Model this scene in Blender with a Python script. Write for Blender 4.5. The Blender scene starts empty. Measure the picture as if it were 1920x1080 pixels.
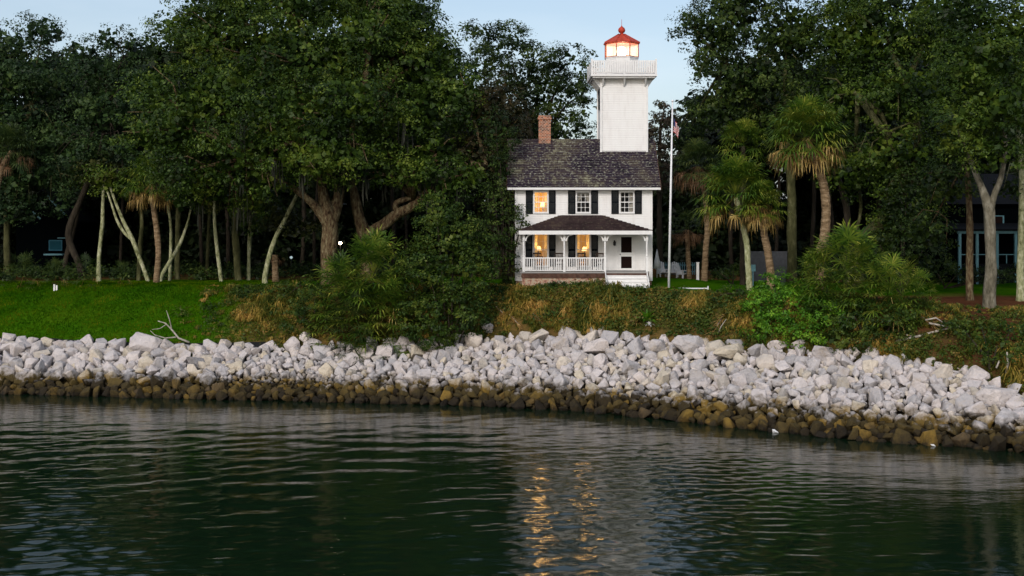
import bpy, bmesh, math, random
import numpy as np
from mathutils import Vector, Matrix, noise as mnoise

R = math.radians
rng = np.random.default_rng(7)
random.seed(7)
scene = bpy.context.scene
col = scene.collection

# ------------------------------------------------------------------ camera
F = 2318.0            # focal length in pixels of a 1920 wide frame
H = 10.2              # camera height above the water
YH = 410.0            # horizon row
cam_d = bpy.data.cameras.new('camera')
cam = bpy.data.objects.new('camera', cam_d); col.objects.link(cam)
cam.location = (0, 0, H); cam.rotation_euler = (R(90), 0, 0)
cam_d.sensor_width = 36; cam_d.lens = 36 * F / 1920
cam_d.shift_y = -(540 - YH) / 1920
cam_d.clip_end = 5000; cam_d.clip_start = 0.5
scene.camera = cam

# ------------------------------------------------------------------ world, sun, exposure
SUN_EL, SUN_AZ = R(30), R(200)      # azimuth of the sun seen from the scene: behind the camera, a little to the left
w = bpy.data.worlds.new('World'); scene.world = w; w.use_nodes = True
nt = w.node_tree; nt.nodes.clear()
n_out = nt.nodes.new('ShaderNodeOutputWorld'); n_bg = nt.nodes.new('ShaderNodeBackground')
sky = nt.nodes.new('ShaderNodeTexSky'); sky.sky_type = 'NISHITA'; sky.sun_disc = False
sky.sun_elevation = SUN_EL; sky.sun_rotation = SUN_AZ
sky.air_density = 1.0; sky.dust_density = 2.2; sky.ozone_density = 1.4
tc = nt.nodes.new('ShaderNodeTexCoord'); mp = nt.nodes.new('ShaderNodeMapping'); mp.inputs['Scale'].default_value = (2.2, 2.2, 9)
cn = nt.nodes.new('ShaderNodeTexNoise'); cn.inputs['Scale'].default_value = 1.3; cn.inputs['Detail'].default_value = 6
cr = nt.nodes.new('ShaderNodeValToRGB'); cr.color_ramp.elements[0].position = .42; cr.color_ramp.elements[1].position = .72
cr.color_ramp.elements[0].color = (.22, .22, .22, 1); cr.color_ramp.elements[1].color = (.5, .5, .5, 1)
mx = nt.nodes.new('ShaderNodeMixRGB'); mx.inputs[2].default_value = (6.3, 7.0, 7.7, 1)
nt.links.new(tc.outputs['Generated'], mp.inputs['Vector']); nt.links.new(mp.outputs[0], cn.inputs['Vector'])
nt.links.new(cn.outputs['Fac'], cr.inputs[0]); nt.links.new(cr.outputs[0], mx.inputs[0]); nt.links.new(sky.outputs[0], mx.inputs[1])
nt.links.new(mx.outputs[0], n_bg.inputs['Color']); nt.links.new(n_bg.outputs[0], n_out.inputs['Surface'])
n_bg.inputs['Strength'].default_value = 0.11

sd = bpy.data.lights.new('sun', 'SUN'); sun = bpy.data.objects.new('sun', sd); col.objects.link(sun)
sd.energy = 1.4; sd.angle = R(14); sd.color = (1.0, .95, .9)
dsun = Vector((math.sin(SUN_AZ) * math.cos(SUN_EL), math.cos(SUN_AZ) * math.cos(SUN_EL), math.sin(SUN_EL)))
sun.rotation_euler = dsun.to_track_quat('Z', 'Y').to_euler()
scene.view_settings.view_transform = 'Standard'; scene.view_settings.look = 'None'
scene.view_settings.gamma = 1; scene.view_settings.exposure = 0.38; scene.view_settings.use_curve_mapping = False
scene.cycles.max_bounces = 5; scene.cycles.diffuse_bounces = 2; scene.cycles.glossy_bounces = 3; scene.cycles.transparent_max_bounces = 8
scene.cycles.sample_clamp_indirect = 4

# ------------------------------------------------------------------ helpers
def W(px, py, Y):
    return Vector(((px - 960) / F * Y, Y, H - (py - YH) / F * Y))

def tag(o, label=None, cat=None, group=None, kind=None):
    if label: o['label'] = label
    if cat: o['category'] = cat
    if group: o['group'] = group
    if kind: o['kind'] = kind
    return o

def thing(name, label, cat, loc, rz=0, group=None):
    o = bpy.data.objects.new(name, None); col.objects.link(o)
    o.location = loc; o.rotation_euler = (0, 0, rz); o.empty_display_size = .3
    return tag(o, label, cat, group)

def wmat(o):
    m = Matrix.Identity(4)
    while o is not None:
        m = (Matrix.Translation(o.location) @ o.rotation_euler.to_matrix().to_4x4()) @ m
        o = o.parent
    return m

def np_mesh(name, V, FA, mats, parent=None, smooth=False, mi=None):
    """V (n,3) world coordinates, FA (m,k) indices"""
    V = np.asarray(V, dtype=np.float64).reshape(-1, 3); FA = np.asarray(FA, dtype=np.int32)
    if parent is not None:
        M = np.array(wmat(parent).inverted())
        V = V @ M[:3, :3].T + M[:3, 3]
    me = bpy.data.meshes.new(name)
    k = FA.shape[1]; m = FA.shape[0]
    me.vertices.add(len(V)); me.vertices.foreach_set('co', V.astype(np.float32).ravel())
    me.loops.add(m * k); me.loops.foreach_set('vertex_index', FA.ravel())
    me.polygons.add(m); me.polygons.foreach_set('loop_start', np.arange(0, m * k, k, dtype=np.int32))
    me.polygons.foreach_set('loop_total', np.full(m, k, dtype=np.int32))
    if mi is not None: me.polygons.foreach_set('material_index', np.asarray(mi, dtype=np.int32))
    me.update(calc_edges=True)
    for mt in (mats if isinstance(mats, (list, tuple)) else [mats]): me.materials.append(mt)
    if smooth: me.polygons.foreach_set('use_smooth', np.ones(m, dtype=bool))
    o = bpy.data.objects.new(name, me); col.objects.link(o); o.parent = parent
    return o

class MB:
    def __init__(s): s.v = []; s.f = []; s.sm = []
    def add(s, vs, fs, sm=False):
        b = len(s.v); s.v += [tuple(v) for v in vs]
        s.f += [tuple(i + b for i in f) for f in fs]; s.sm += [sm] * len(fs); return s
    def box(s, x0, x1, y0, y1, z0, z1):
        vs = [(x, y, z) for z in (z0, z1) for y in (y0, y1) for x in (x0, x1)]
        return s.add(vs, [(0, 2, 3, 1), (4, 5, 7, 6), (0, 1, 5, 4), (2, 6, 7, 3), (0, 4, 6, 2), (1, 3, 7, 5)])
    def hexa(s, b, t):   # 4 bottom + 4 top points, ccw
        return s.add(list(b) + list(t), [(3, 2, 1, 0), (4, 5, 6, 7), (0, 1, 5, 4), (1, 2, 6, 5), (2, 3, 7, 6), (3, 0, 4, 7)])
    def bar(s, a, b, w, d):
        a = Vector(a); b = Vector(b); t = (b - a).normalized()
        u = t.cross(Vector((0, 1, 0)))
        if u.length < .1: u = Vector((1, 0, 0))
        u.normalize(); v = t.cross(u)
        q = lambda p: [p - u * w / 2 - v * d / 2, p + u * w / 2 - v * d / 2, p + u * w / 2 + v * d / 2, p - u * w / 2 + v * d / 2]
        return s.hexa(q(a), q(b))
    def tube(s, pts, rad, n=10, wob=0.0, cap=True):
        pts = [Vector(p) for p in pts]; vs = []; fs = []
        ref = Vector((0, 1, 0.01))
        for i, p in enumerate(pts):
            t = (pts[min(i + 1, len(pts) - 1)] - pts[max(i - 1, 0)]).normalized()
            u = t.cross(ref)
            if u.length < .05: u = t.cross(Vector((1, 0, 0)))
            u.normalize(); v = u.cross(t)
            for k in range(n):
                a = 2 * math.pi * k / n
                r = rad[i] * (1 + (wob * mnoise.noise(Vector((math.cos(a) * 1.3, math.sin(a) * 1.3 + p.x, p.z * .9))) if wob else 0))
                vs.append(p + (u * math.cos(a) + v * math.sin(a)) * r)
        for i in range(len(pts) - 1):
            for k in range(n):
                a = i * n + k; b = i * n + (k + 1) % n
                fs.append((a, b, b + n, a + n))
        if cap: fs.append(tuple(range(n - 1, -1, -1))); fs.append(tuple((len(pts) - 1) * n + k for k in range(n)))
        return s.add(vs, fs, True)
    def lathe(s, c, prof, n=16, ph=0, smooth=False):
        c = Vector(c); vs = []; fs = []
        for (r, z) in prof:
            for k in range(n):
                a = 2 * math.pi * k / n + ph
                vs.append((c.x + r * math.cos(a), c.y + r * math.sin(a), c.z + z))
        for i in range(len(prof) - 1):
            for k in range(n):
                a = i * n + k; b = i * n + (k + 1) % n
                fs.append((a, b, b + n, a + n))
        fs.append(tuple(range(n - 1, -1, -1))); fs.append(tuple((len(prof) - 1) * n + k for k in range(n)))
        return s.add(vs, fs, smooth)
    def build(s, name, mat, parent=None):
        me = bpy.data.meshes.new(name)
        V = s.v
        if parent is not None:
            M = wmat(parent).inverted(); V = [M @ Vector(v) for v in V]
        me.from_pydata([tuple(v) for v in V], [], s.f)
        me.materials.append(mat)
        me.polygons.foreach_set('use_smooth', s.sm)
        me.update()
        o = bpy.data.objects.new(name, me); col.objects.link(o); o.parent = parent
        return o

def smooth_line(pts, n=4):
    """Catmull-Rom through points (lists of floats)"""
    P = [np.array(p, float) for p in pts]
    P = [2 * P[0] - P[1]] + P + [2 * P[-1] - P[-2]]
    out = []
    for i in range(1, len(P) - 2):
        for k in range(n):
            t = k / n
            out.append(.5 * (2 * P[i] + (P[i + 1] - P[i - 1]) * t + (2 * P[i - 1] - 5 * P[i] + 4 * P[i + 1] - P[i + 2]) * t * t + (3 * P[i] - P[i - 1] - 3 * P[i + 1] + P[i + 2]) * t ** 3))
    out.append(P[-2]); return out

# ------------------------------------------------------------------ materials
def lin(r, g, b):
    f = lambda c: ((c / 255 + .055) / 1.055) ** 2.4 if c > 10 else c / 255 / 12.92
    return (f(r), f(g), f(b), 1)

def base_mat(name, rough=.8, spec=.3):
    m = bpy.data.materials.new(name); m.use_nodes = True
    b = m.node_tree.nodes['Principled BSDF']; b.inputs['Roughness'].default_value = rough
    b.inputs['Specular IOR Level'].default_value = spec
    return m, m.node_tree, b

def node(t, typ, **kw):
    n = t.nodes.new(typ)
    for k, v in kw.items():
        if k in n.inputs: n.inputs[k].default_value = v
        else: setattr(n, k, v)
    return n

def ramp(t, fac, stops):
    n = t.nodes.new('ShaderNodeValToRGB'); e = n.color_ramp.elements
    e[0].position, e[0].color = stops[0]; e[1].position, e[1].color = stops[-1]
    for p, c in stops[1:-1]:
        k = e.new(p); k.color = c
    t.links.new(fac, n.inputs[0]); return n.outputs[0]

def c4(c): return tuple(c) + (1,) if len(c) == 3 else tuple(c)

def noisy(name, stops, scale=3, rough=.8, spec=.3, bump=0, bscale=None, detail=6, stretch=(1, 1, 1), coord='Object'):
    m, t, b = base_mat(name, rough, spec)
    tcn = node(t, 'ShaderNodeTexCoord'); mpn = node(t, 'ShaderNodeMapping'); mpn.inputs['Scale'].default_value = stretch
    t.links.new(tcn.outputs[coord], mpn.inputs[0])
    n = node(t, 'ShaderNodeTexNoise', Scale=scale, Detail=detail, Roughness=.65); t.links.new(mpn.outputs[0], n.inputs['Vector'])
    t.links.new(ramp(t, n.outputs['Fac'], [(p, c4(c)) for p, c in stops]), b.inputs['Base Color'])
    if bump:
        n2 = node(t, 'ShaderNodeTexNoise', Scale=bscale or scale * 4, Detail=5); t.links.new(mpn.outputs[0], n2.inputs['Vector'])
        bp = node(t, 'ShaderNodeBump', Strength=bump, Distance=.12 if 'bark' in name else .05); t.links.new(n2.outputs['Fac'], bp.inputs['Height']); t.links.new(bp.outputs[0], b.inputs['Normal'])
    return m

def leafmat(name, cols, rough=.55, spec=.25, transl=.3, clump=.4):
    """cols dark..light picked per leaf, shifted by a soft patch noise"""
    m, t, b = base_mat(name, rough, spec)
    g = node(t, 'ShaderNodeNewGeometry')
    n = node(t, 'ShaderNodeTexNoise', Scale=clump, Detail=3); t.links.new(g.outputs['Position'], n.inputs['Vector'])
    a = node(t, 'ShaderNodeMath', operation='MULTIPLY_ADD'); a.inputs[1].default_value = .5; t.links.new(g.outputs['Random Per Island'], a.inputs[0])
    s = node(t, 'ShaderNodeMath', operation='MULTIPLY_ADD'); s.inputs[1].default_value = 2.3; s.inputs[2].default_value = -.93
    t.links.new(n.outputs['Fac'], s.inputs[0]); t.links.new(s.outputs[0], a.inputs[2])
    k = len(cols); r = ramp(t, a.outputs[0], [(i / (k - 1), c4(c)) for i, c in enumerate(cols)])
    t.links.new(r, b.inputs['Base Color'])
    tr = node(t, 'ShaderNodeBsdfTranslucent'); t.links.new(r, tr.inputs['Color'])
    mxs = node(t, 'ShaderNodeMixShader', Fac=transl); out = t.nodes['Material Output']
    t.links.new(b.outputs[0], mxs.inputs[1]); t.links.new(tr.outputs[0], mxs.inputs[2]); t.links.new(mxs.outputs[0], out.inputs['Surface'])
    return m

def emis(name, colr, strength):
    m, t, b = base_mat(name, .6)
    b.inputs['Base Color'].default_value = c4(colr); b.inputs['Emission Color'].default_value = c4(colr); b.inputs['Emission Strength'].default_value = strength
    return m

M = {}
M['oak'] = leafmat('oak_leaves', [(.007, .019, .002), (.021, .047, .004), (.058, .102, .009), (.145, .19, .022)])
M['oak_dark'] = leafmat('dark_leaves', [(.005, .013, .003), (.014, .031, .005), (.036, .066, .009), (.09, .125, .020)])
M['oak_blue'] = leafmat('cool_leaves', [(.007, .017, .006), (.015, .037, .011), (.035, .070, .018), (.075, .12, .03)])
M['olive'] = leafmat('olive_leaves', [(.008, .012, .003), (.02, .027, .005), (.045, .052, .009), (.10, .10, .02)])
M['magnolia'] = leafmat('magnolia_leaves', [(.006, .010, .003), (.014, .018, .005), (.035, .030, .009), (.08, .05, .02)])
M['red_tree'] = leafmat('reddish_leaves', [(.02, .02, .012), (.045, .032, .02), (.07, .05, .035), (.06, .07, .03)])
M['bright'] = leafmat('bright_leaves', [(.02, .075, .003), (.055, .16, .006), (.11, .26, .012), (.24, .40, .03)], clump=1.2)
M['shrub'] = leafmat('shrub_leaves', [(.010, .026, .003), (.024, .055, .006), (.062, .10, .010), (.14, .17, .022)], clump=.9)
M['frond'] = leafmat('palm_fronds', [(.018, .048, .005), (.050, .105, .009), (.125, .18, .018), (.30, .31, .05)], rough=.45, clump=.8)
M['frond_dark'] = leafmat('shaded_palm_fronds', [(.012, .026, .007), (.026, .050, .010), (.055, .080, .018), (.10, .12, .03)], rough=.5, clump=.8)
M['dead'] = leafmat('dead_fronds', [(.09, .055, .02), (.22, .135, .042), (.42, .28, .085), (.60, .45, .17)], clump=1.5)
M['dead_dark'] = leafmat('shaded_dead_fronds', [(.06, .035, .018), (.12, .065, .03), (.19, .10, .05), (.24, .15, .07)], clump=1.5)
M['moss'] = leafmat('spanish_moss', [(.012, .014, .008), (.02, .022, .014), (.035, .037, .024), (.05, .05, .032)])
M['wood_far'] = leafmat('far_wood_leaves', [(.003, .008, .003), (.007, .015, .004), (.014, .027, .007), (.026, .042, .012)], clump=.15)  # very dark leaves: shade under the canopy is put into their colours
M['grass'] = leafmat('bank_grass', [(.030, .055, .005), (.11, .115, .013), (.33, .23, .04), (.66, .38, .11)], clump=.55)
M['straw'] = leafmat('straw', [(.18, .10, .03), (.32, .19, .06), (.48, .31, .12), (.6, .44, .22)], clump=2)
M['cover'] = leafmat('ground_cover', [(.014, .038, .004), (.04, .075, .007), (.09, .11, .014), (.26, .15, .035)], clump=.5)
M['bark_oak'] = noisy('oak_bark', [(.34, (.02, .013, .008)), (.46, (.09, .058, .033)), (.56, (.14, .11, .06)), (.68, (.25, .21, .13))], 4.5, .95, .05, 1.0, 9, detail=10, stretch=(1.4, 1.4, .5))
M['bark_pale'] = noisy('lichened_bark', [(.34, (.09, .095, .035)), (.48, (.27, .28, .15)), (.58, (.36, .36, .22)), (.68, (.50, .49, .36))], 5, .9, .1, .6, 12, stretch=(1, 1, .5))
M['bark_green'] = noisy('mossy_bark', [(.3, (.02, .022, .008)), (.55, (.075, .075, .032)), (.75, (.19, .18, .10))], 3, .9, .1, .6, 12, stretch=(1, 1, .4))
M['bark_grey'] = noisy('grey_bark', [(.32, (.045, .042, .028)), (.5, (.14, .125, .09)), (.7, (.25, .23, .18))], 3, .9, .1, .8, 14, stretch=(1, 1, .4))
M['bark_dark'] = noisy('dark_bark', [(.3, (.02, .016, .012)), (.55, (.045, .036, .026)), (.75, (.075, .06, .045))], 3, .9, .1, .6, 12, stretch=(1, 1, .4))
M['bark_palm'] = noisy('palm_bark', [(.3, (.08, .052, .03)), (.5, (.22, .15, .085)), (.72, (.38, .28, .18))], 2, .95, .1, 1, 5, stretch=(1, 1, 4))
M['driftwood'] = noisy('driftwood', [(.3, (.18, .15, .12)), (.7, (.5, .46, .4))], 4, .9, .1, .4)
def flatm(name, c, rough=.6, spec=.3, var=.12, scale=3, bump=0):
    a = tuple(max(0, x * (1 - var)) for x in c); b_ = tuple(min(1, x * (1 + var * .6)) for x in c)
    return noisy(name, [(.3, a), (.7, b_)], scale, rough, spec, bump)
M['white'] = flatm('white_paint', (.72, .71, .70), .55, .3, .10, 3)
M['shutter'] = flatm('black_green_paint', (.004, .006, .009), .7, .1)
M['red'] = flatm('red_roof_paint', (.42, .050, .028), .6, .2, .35, 5)
M['redtrim'] = flatm('red_trim_paint', (.35, .06, .035), .5, .3)
M['brown'] = noisy('porch_skirt_boards', [(.3, (.035, .018, .012)), (.6, (.10, .05, .035)), (.8, (.18, .11, .08))], 4, .8, .2)
M['metal'] = flatm('white_metal', (.72, .72, .74), .35, .5, .05)
M['black'] = flatm('black_metal', (.015, .015, .015), .5)
M['screen'] = flatm('dark_screen', (.012, .006, .005), .8, .05)
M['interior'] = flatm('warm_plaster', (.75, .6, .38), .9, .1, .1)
M['intdark'] = flatm('unlit_plaster', (.10, .10, .11), .9, .1, .1)  # unlit rooms: their darkness is put into the plaster colour
def sheer():
    m, t, b = base_mat('white_curtain', .9, .1); b.inputs['Base Color'].default_value = (.7, .67, .6, 1)
    tr = node(t, 'ShaderNodeBsdfTranslucent'); tr.inputs['Color'].default_value = (.8, .74, .62, 1); ms = node(t, 'ShaderNodeMixShader', Fac=.55)
    t.links.new(b.outputs[0], ms.inputs[1]); t.links.new(tr.outputs[0], ms.inputs[2]); t.links.new(ms.outputs[0], t.nodes['Material Output'].inputs['Surface']); return m
M['curtain'] = sheer()
M['chair'] = flatm('dark_wood', (.035, .02, .013), .6)
M['bluetrim'] = flatm('pale_blue_trim', (.10, .22, .26), .6)
M['bluedark'] = flatm('shaded_blue_siding', (.0015, .0024, .003), 1.0, 0.0)  # near black: shade among the trees is put into the siding colour
M['greywall'] = flatm('grey_block_wall', (.10, .105, .12), .9, .1, .25, 4, .3)
M['roofdark'] = flatm('dark_shingles', (.005, .006, .008), .9, .1)
M['tealtrim'] = flatm('teal_shutter_trim', (.03, .10, .14), .8, .1)
M['fabric'] = flatm('black_silt_cloth', (.006, .006, .007), .7)

# clapboard
def clapboard():
    m, t, b = base_mat('white_clapboard', .6, .3)
    g = node(t, 'ShaderNodeNewGeometry'); sp = node(t, 'ShaderNodeSeparateXYZ'); t.links.new(g.outputs['Position'], sp.inputs[0])
    mu = node(t, 'ShaderNodeMath', operation='MULTIPLY'); mu.inputs[1].default_value = 1 / .15; t.links.new(sp.outputs['Z'], mu.inputs[0])
    fr = node(t, 'ShaderNodeMath', operation='FRACT'); t.links.new(mu.outputs[0], fr.inputs[0])
    iv = node(t, 'ShaderNodeMath', operation='SUBTRACT'); iv.inputs[0].default_value = 1; t.links.new(fr.outputs[0], iv.inputs[1])
    bp = node(t, 'ShaderNodeBump', Strength=.55, Distance=.03); t.links.new(iv.outputs[0], bp.inputs['Height']); t.links.new(bp.outputs[0], b.inputs['Normal'])
    mz = node(t, 'ShaderNodeMapping'); mz.inputs['Scale'].default_value = (2.2, 2.2, .45); t.links.new(g.outputs['Position'], mz.inputs[0])
    n = node(t, 'ShaderNodeTexNoise', Scale=1.4, Detail=8, Roughness=.65); t.links.new(mz.outputs[0], n.inputs['Vector'])
    t.links.new(ramp(t, n.outputs['Fac'], [(.3, (.66, .64, .62, 1)), (.45, (.72, .705, .69, 1)), (.6, (.74, .73, .715, 1))]), b.inputs['Base Color'])
    return m
M['clap'] = clapboard()

def shingle(name, cols, pale):
    m, t, b = base_mat(name, .85, .2)
    g = node(t, 'ShaderNodeNewGeometry')
    cx = node(t, 'ShaderNodeSeparateXYZ'); t.links.new(g.outputs['Position'], cx.inputs[0])
    # boards run down the slope: cell pattern in X and Z
    cb = node(t, 'ShaderNodeCombineXYZ'); t.links.new(cx.outputs['X'], cb.inputs['X']); t.links.new(cx.outputs['Z'], cb.inputs['Y'])
    br = node(t, 'ShaderNodeTexBrick', Scale=1.0); t.links.new(cb.outputs[0], br.inputs['Vector'])
    br.inputs['Brick Width'].default_value = .26; br.inputs['Row Height'].default_value = .17; br.inputs['Mortar Size'].default_value = .012
    br.inputs['Color1'].default_value = (0, 0, 0, 1); br.inputs['Color2'].default_value = (1, 1, 1, 1); br.inputs['Mortar'].default_value = (0, 0, 0, 1); br.inputs['Bias'].default_value = 0
    n = node(t, 'ShaderNodeTexNoise', Scale=.45, Detail=4, Roughness=.6); t.links.new(g.outputs['Position'], n.inputs['Vector'])
    ad = node(t, 'ShaderNodeMath', operation='MULTIPLY_ADD'); ad.inputs[1].default_value = .38
    t.links.new(br.outputs['Color'], ad.inputs[0])
    s = node(t, 'ShaderNodeMath', operation='MULTIPLY_ADD'); s.inputs[1].default_value = 2.0; s.inputs[2].default_value = -.72; t.links.new(n.outputs['Fac'], s.inputs[0]); t.links.new(s.outputs[0], ad.inputs[2])
    k = len(cols); r = ramp(t, ad.outputs[0], [(i / (k - 1), c4(c)) for i, c in enumerate(cols)])
    n2 = node(t, 'ShaderNodeTexNoise', Scale=7, Detail=4); t.links.new(g.outputs['Position'], n2.inputs['Vector'])
    f2 = ramp(t, n2.outputs['Fac'], [(.54, (0, 0, 0, 1)), (.7, (.8, .8, .8, 1))])
    mxx = node(t, 'ShaderNodeMixRGB'); t.links.new(f2, mxx.inputs[0]); t.links.new(r, mxx.inputs[1]); mxx.inputs[2].default_value = c4(pale)
    t.links.new(mxx.outputs[0], b.inputs['Base Color'])
    return m
M['shingle'] = shingle('weathered_shingles', [(.012, .008, .013), (.030, .021, .034), (.045, .032, .036), (.09, .075, .055), (.24, .23, .15)], (.34, .34, .26))
M['shingle2'] = shingle('porch_shingles', [(.016, .008, .009), (.03, .017, .018), (.05, .030, .029), (.08, .06, .04)], (.10, .085, .06))

def brick(name, c1, c2, mortar, scale=4):
    m, t, b = base_mat(name, .9, .1)
    g = node(t, 'ShaderNodeNewGeometry'); cx = node(t, 'ShaderNodeSeparateXYZ'); t.links.new(g.outputs['Position'], cx.inputs[0])
    cb = node(t, 'ShaderNodeCombineXYZ'); ad = node(t, 'ShaderNodeMath', operation='ADD'); t.links.new(cx.outputs['X'], ad.inputs[0]); t.links.new(cx.outputs['Y'], ad.inputs[1])
    t.links.new(ad.outputs[0], cb.inputs['X']); t.links.new(cx.outputs['Z'], cb.inputs['Y'])
    br = node(t, 'ShaderNodeTexBrick', Scale=scale); t.links.new(cb.outputs[0], br.inputs['Vector'])
    br.inputs['Color1'].default_value = c4(c1); br.inputs['Color2'].default_value = c4(c2); br.inputs['Mortar'].default_value = c4(mortar); br.inputs['Mortar Size'].default_value = .03
    t.links.new(br.outputs['Color'], b.inputs['Base Color'])
    bp = node(t, 'ShaderNodeBump', Strength=.5, Distance=.02); t.links.new(br.outputs['Fac'], bp.inputs['Height']); bp.invert = True; t.links.new(bp.outputs[0], b.inputs['Normal'])
    return m
M['brick'] = brick('chimney_brick', (.46, .15, .07), (.10, .035, .025), (.45, .36, .28), 2.6)
M['tabby'] = noisy('tabby_and_brick_foundation', [(.35, (.10, .07, .06)), (.45, (.34, .17, .12)), (.55, (.42, .34, .24)), (.7, (.30, .28, .3))], 5, .95, .1, .6)

def rockmat():
    m, t, b = base_mat('quarried_rock', .85, .25)
    g = node(t, 'ShaderNodeNewGeometry'); oi = node(t, 'ShaderNodeObjectInfo'); tcn = node(t, 'ShaderNodeTexCoord')
    r0 = node(t, 'ShaderNodeMath', operation='ADD'); t.links.new(g.outputs['Random Per Island'], r0.inputs[0]); t.links.new(oi.outputs['Random'], r0.inputs[1])
    rf = node(t, 'ShaderNodeMath', operation='FRACT'); t.links.new(r0.outputs[0], rf.inputs[0])
    n = node(t, 'ShaderNodeTexNoise', Scale=3.2, Detail=9, Roughness=.75); t.links.new(g.outputs['Position'], n.inputs['Vector'])
    base = ramp(t, rf.outputs[0], [(0, (.36, .345, .35, 1)), (.2, (.48, .455, .455, 1)), (.5, (.55, .505, .495, 1)), (.75, (.58, .525, .50, 1)), (.88, (.56, .49, .38, 1)), (1, (.42, .39, .36, 1))])
    vr = ramp(t, n.outputs['Fac'], [(.28, (.50, .47, .46, 1)), (.44, (.92, .91, .91, 1)), (.6, (1.04, 1.02, 1.02, 1)), (.75, (1.12, 1.1, 1.1, 1))])
    mu = node(t, 'ShaderNodeMixRGB', blend_type='MULTIPLY', Fac=1.0); t.links.new(base, mu.inputs[1]); t.links.new(vr, mu.inputs[2])
    n5 = node(t, 'ShaderNodeTexNoise', Scale=.8, Detail=9, Roughness=.8); t.links.new(g.outputs['Position'], n5.inputs['Vector'])
    dirt = ramp(t, n5.outputs['Fac'], [(.52, (0, 0, 0, 1)), (.68, (.75, .75, .75, 1))]); md = node(t, 'ShaderNodeMixRGB'); t.links.new(dirt, md.inputs[0]); t.links.new(mu.outputs[0], md.inputs[1]); md.inputs[2].default_value = (.27, .21, .14, 1); mu = md
    # rock soaked and grown over below the high-water mark
    sp = node(t, 'ShaderNodeSeparateXYZ'); t.links.new(g.outputs['Position'], sp.inputs[0])
    n3 = node(t, 'ShaderNodeTexNoise', Scale=1.3, Detail=8, Roughness=.7); t.links.new(g.outputs['Position'], n3.inputs['Vector'])
    zz = node(t, 'ShaderNodeMath', operation='MULTIPLY_ADD'); zz.inputs[1].default_value = 2.2; t.links.new(n3.outputs['Fac'], zz.inputs[0]); t.links.new(sp.outputs['Z'], zz.inputs[2])
    tide = node(t, 'ShaderNodeMapRange'); tide.inputs['From Min'].default_value = 1.9; tide.inputs['From Max'].default_value = 2.45; t.links.new(zz.outputs[0], tide.inputs['Value'])
    wet = node(t, 'ShaderNodeMapRange'); wet.inputs['From Min'].default_value = 1.0; wet.inputs['From Max'].default_value = 1.7; t.links.new(zz.outputs[0], wet.inputs['Value'])
    alg = ramp(t, rf.outputs[0], [(0, (.018, .012, .005, 1)), (.35, (.045, .032, .010, 1)), (.7, (.085, .058, .015, 1)), (.93, (.18, .11, .02, 1)), (1, (.06, .045, .032, 1))])
    dk = node(t, 'ShaderNodeMixRGB'); t.links.new(wet.outputs[0], dk.inputs[0]); dk.inputs[1].default_value = (.011, .008, .005, 1); t.links.new(alg, dk.inputs[2])
    fx = node(t, 'ShaderNodeMixRGB'); t.links.new(tide.outputs[0], fx.inputs[0]); t.links.new(dk.outputs[0], fx.inputs[1]); t.links.new(mu.outputs[0], fx.inputs[2])
    t.links.new(fx.outputs[0], b.inputs['Base Color'])
    n2 = node(t, 'ShaderNodeTexNoise', Scale=4, Detail=7, Roughness=.65); t.links.new(g.outputs['Position'], n2.inputs['Vector'])
    bp = node(t, 'ShaderNodeBump', Strength=1.0, Distance=.14); t.links.new(n2.outputs['Fac'], bp.inputs['Height']); t.links.new(bp.outputs[0], b.inputs['Normal'])
    return m
M['rock'] = rockmat()

# ------------------------------------------------------------------ terrain profile (from the shore seen in the photograph)
_px = np.array([-600, 0, 300, 600, 900, 1100, 1300, 1400, 1600, 1800, 1920, 2500], float)
_yw = np.array([729, 738, 746, 753, 761, 771, 792, 803, 824, 837, 849, 886], float)
_yc = np.array([640, 644, 658, 662, 644, 634, 655, 664, 668, 704, 748, 805], float)
_wd = np.array([5.5, 5.5, 5.5, 6, 7.5, 8, 8, 8, 7.5, 6, 5, 5])
_bw = np.array([9, 9, 8.5, 5, 3.6, 3.2, 3.4, 3.6, 4.6, 5, 6, 6])
_zt = np.array([5.6, 5.6, 5.65, 5.75, 5.9, 5.95, 5.9, 5.8, 5.6, 5.5, 5.5, 5.5])
YWv = F * H / (_yw - YH); YCv = YWv + _wd; ZCv = H - (_yc - YH) / F * YCv; YTv = YCv + _bw
XW = (_px - 960) / F * YWv; XC = (_px - 960) / F * YCv; XT = (_px - 960) / F * YTv
fYw = lambda x: np.interp(x, XW, YWv); fYc = lambda x: np.interp(x, XC, YCv); fZc = lambda x: np.interp(x, XC, ZCv)
fYt = lambda x: np.interp(x, XT, YTv); fZt = lambda x: np.interp(x, XT, _zt)
_ph = rng.uniform(0, 6.28, 24); _kx = rng.normal(0, .5, 24); _ky = rng.normal(0, .5, 24)
def bumps(x, y):
    s = 0
    for i in range(24): s = s + np.sin(_kx[i] * x + _ky[i] * y + _ph[i])
    return s / 24 ** .5
def ground_z(x, y):
    x = np.asarray(x, float); y = np.asarray(y, float)
    yw, yc, zc, yt, zt = fYw(x), fYc(x), fZc(x), fYt(x), fZt(x)
    z = np.where(y < yw, -(yw - y) * .4, (y - yw) / (yc - yw) * zc)
    s = np.clip((y - yc) / (yt - yc), 0, 1); s2 = s * (1.6 - .6 * s)
    lawn = np.clip((-12 - x) / 6, 0, 1)
    s2 = lawn * s * (1.35 - .35 * s) + (1 - lawn) * s2
    z = np.where(y > yc, zc + (zt - zc) * s2, z)
    z = z + np.where(y > yc, bumps(x * 1.3, y * 1.3) * .10 * np.clip((y - yc) / 2, 0, 1) * (1 - .7 * lawn), 0)
    z = np.where(y < yc, z - .45 * np.clip((y - yw + 2) / 2, 0, 1) * np.clip((yc + .4 - y) / 1.2, 0, 1), z)
    return np.maximum(z, -4)
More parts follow.
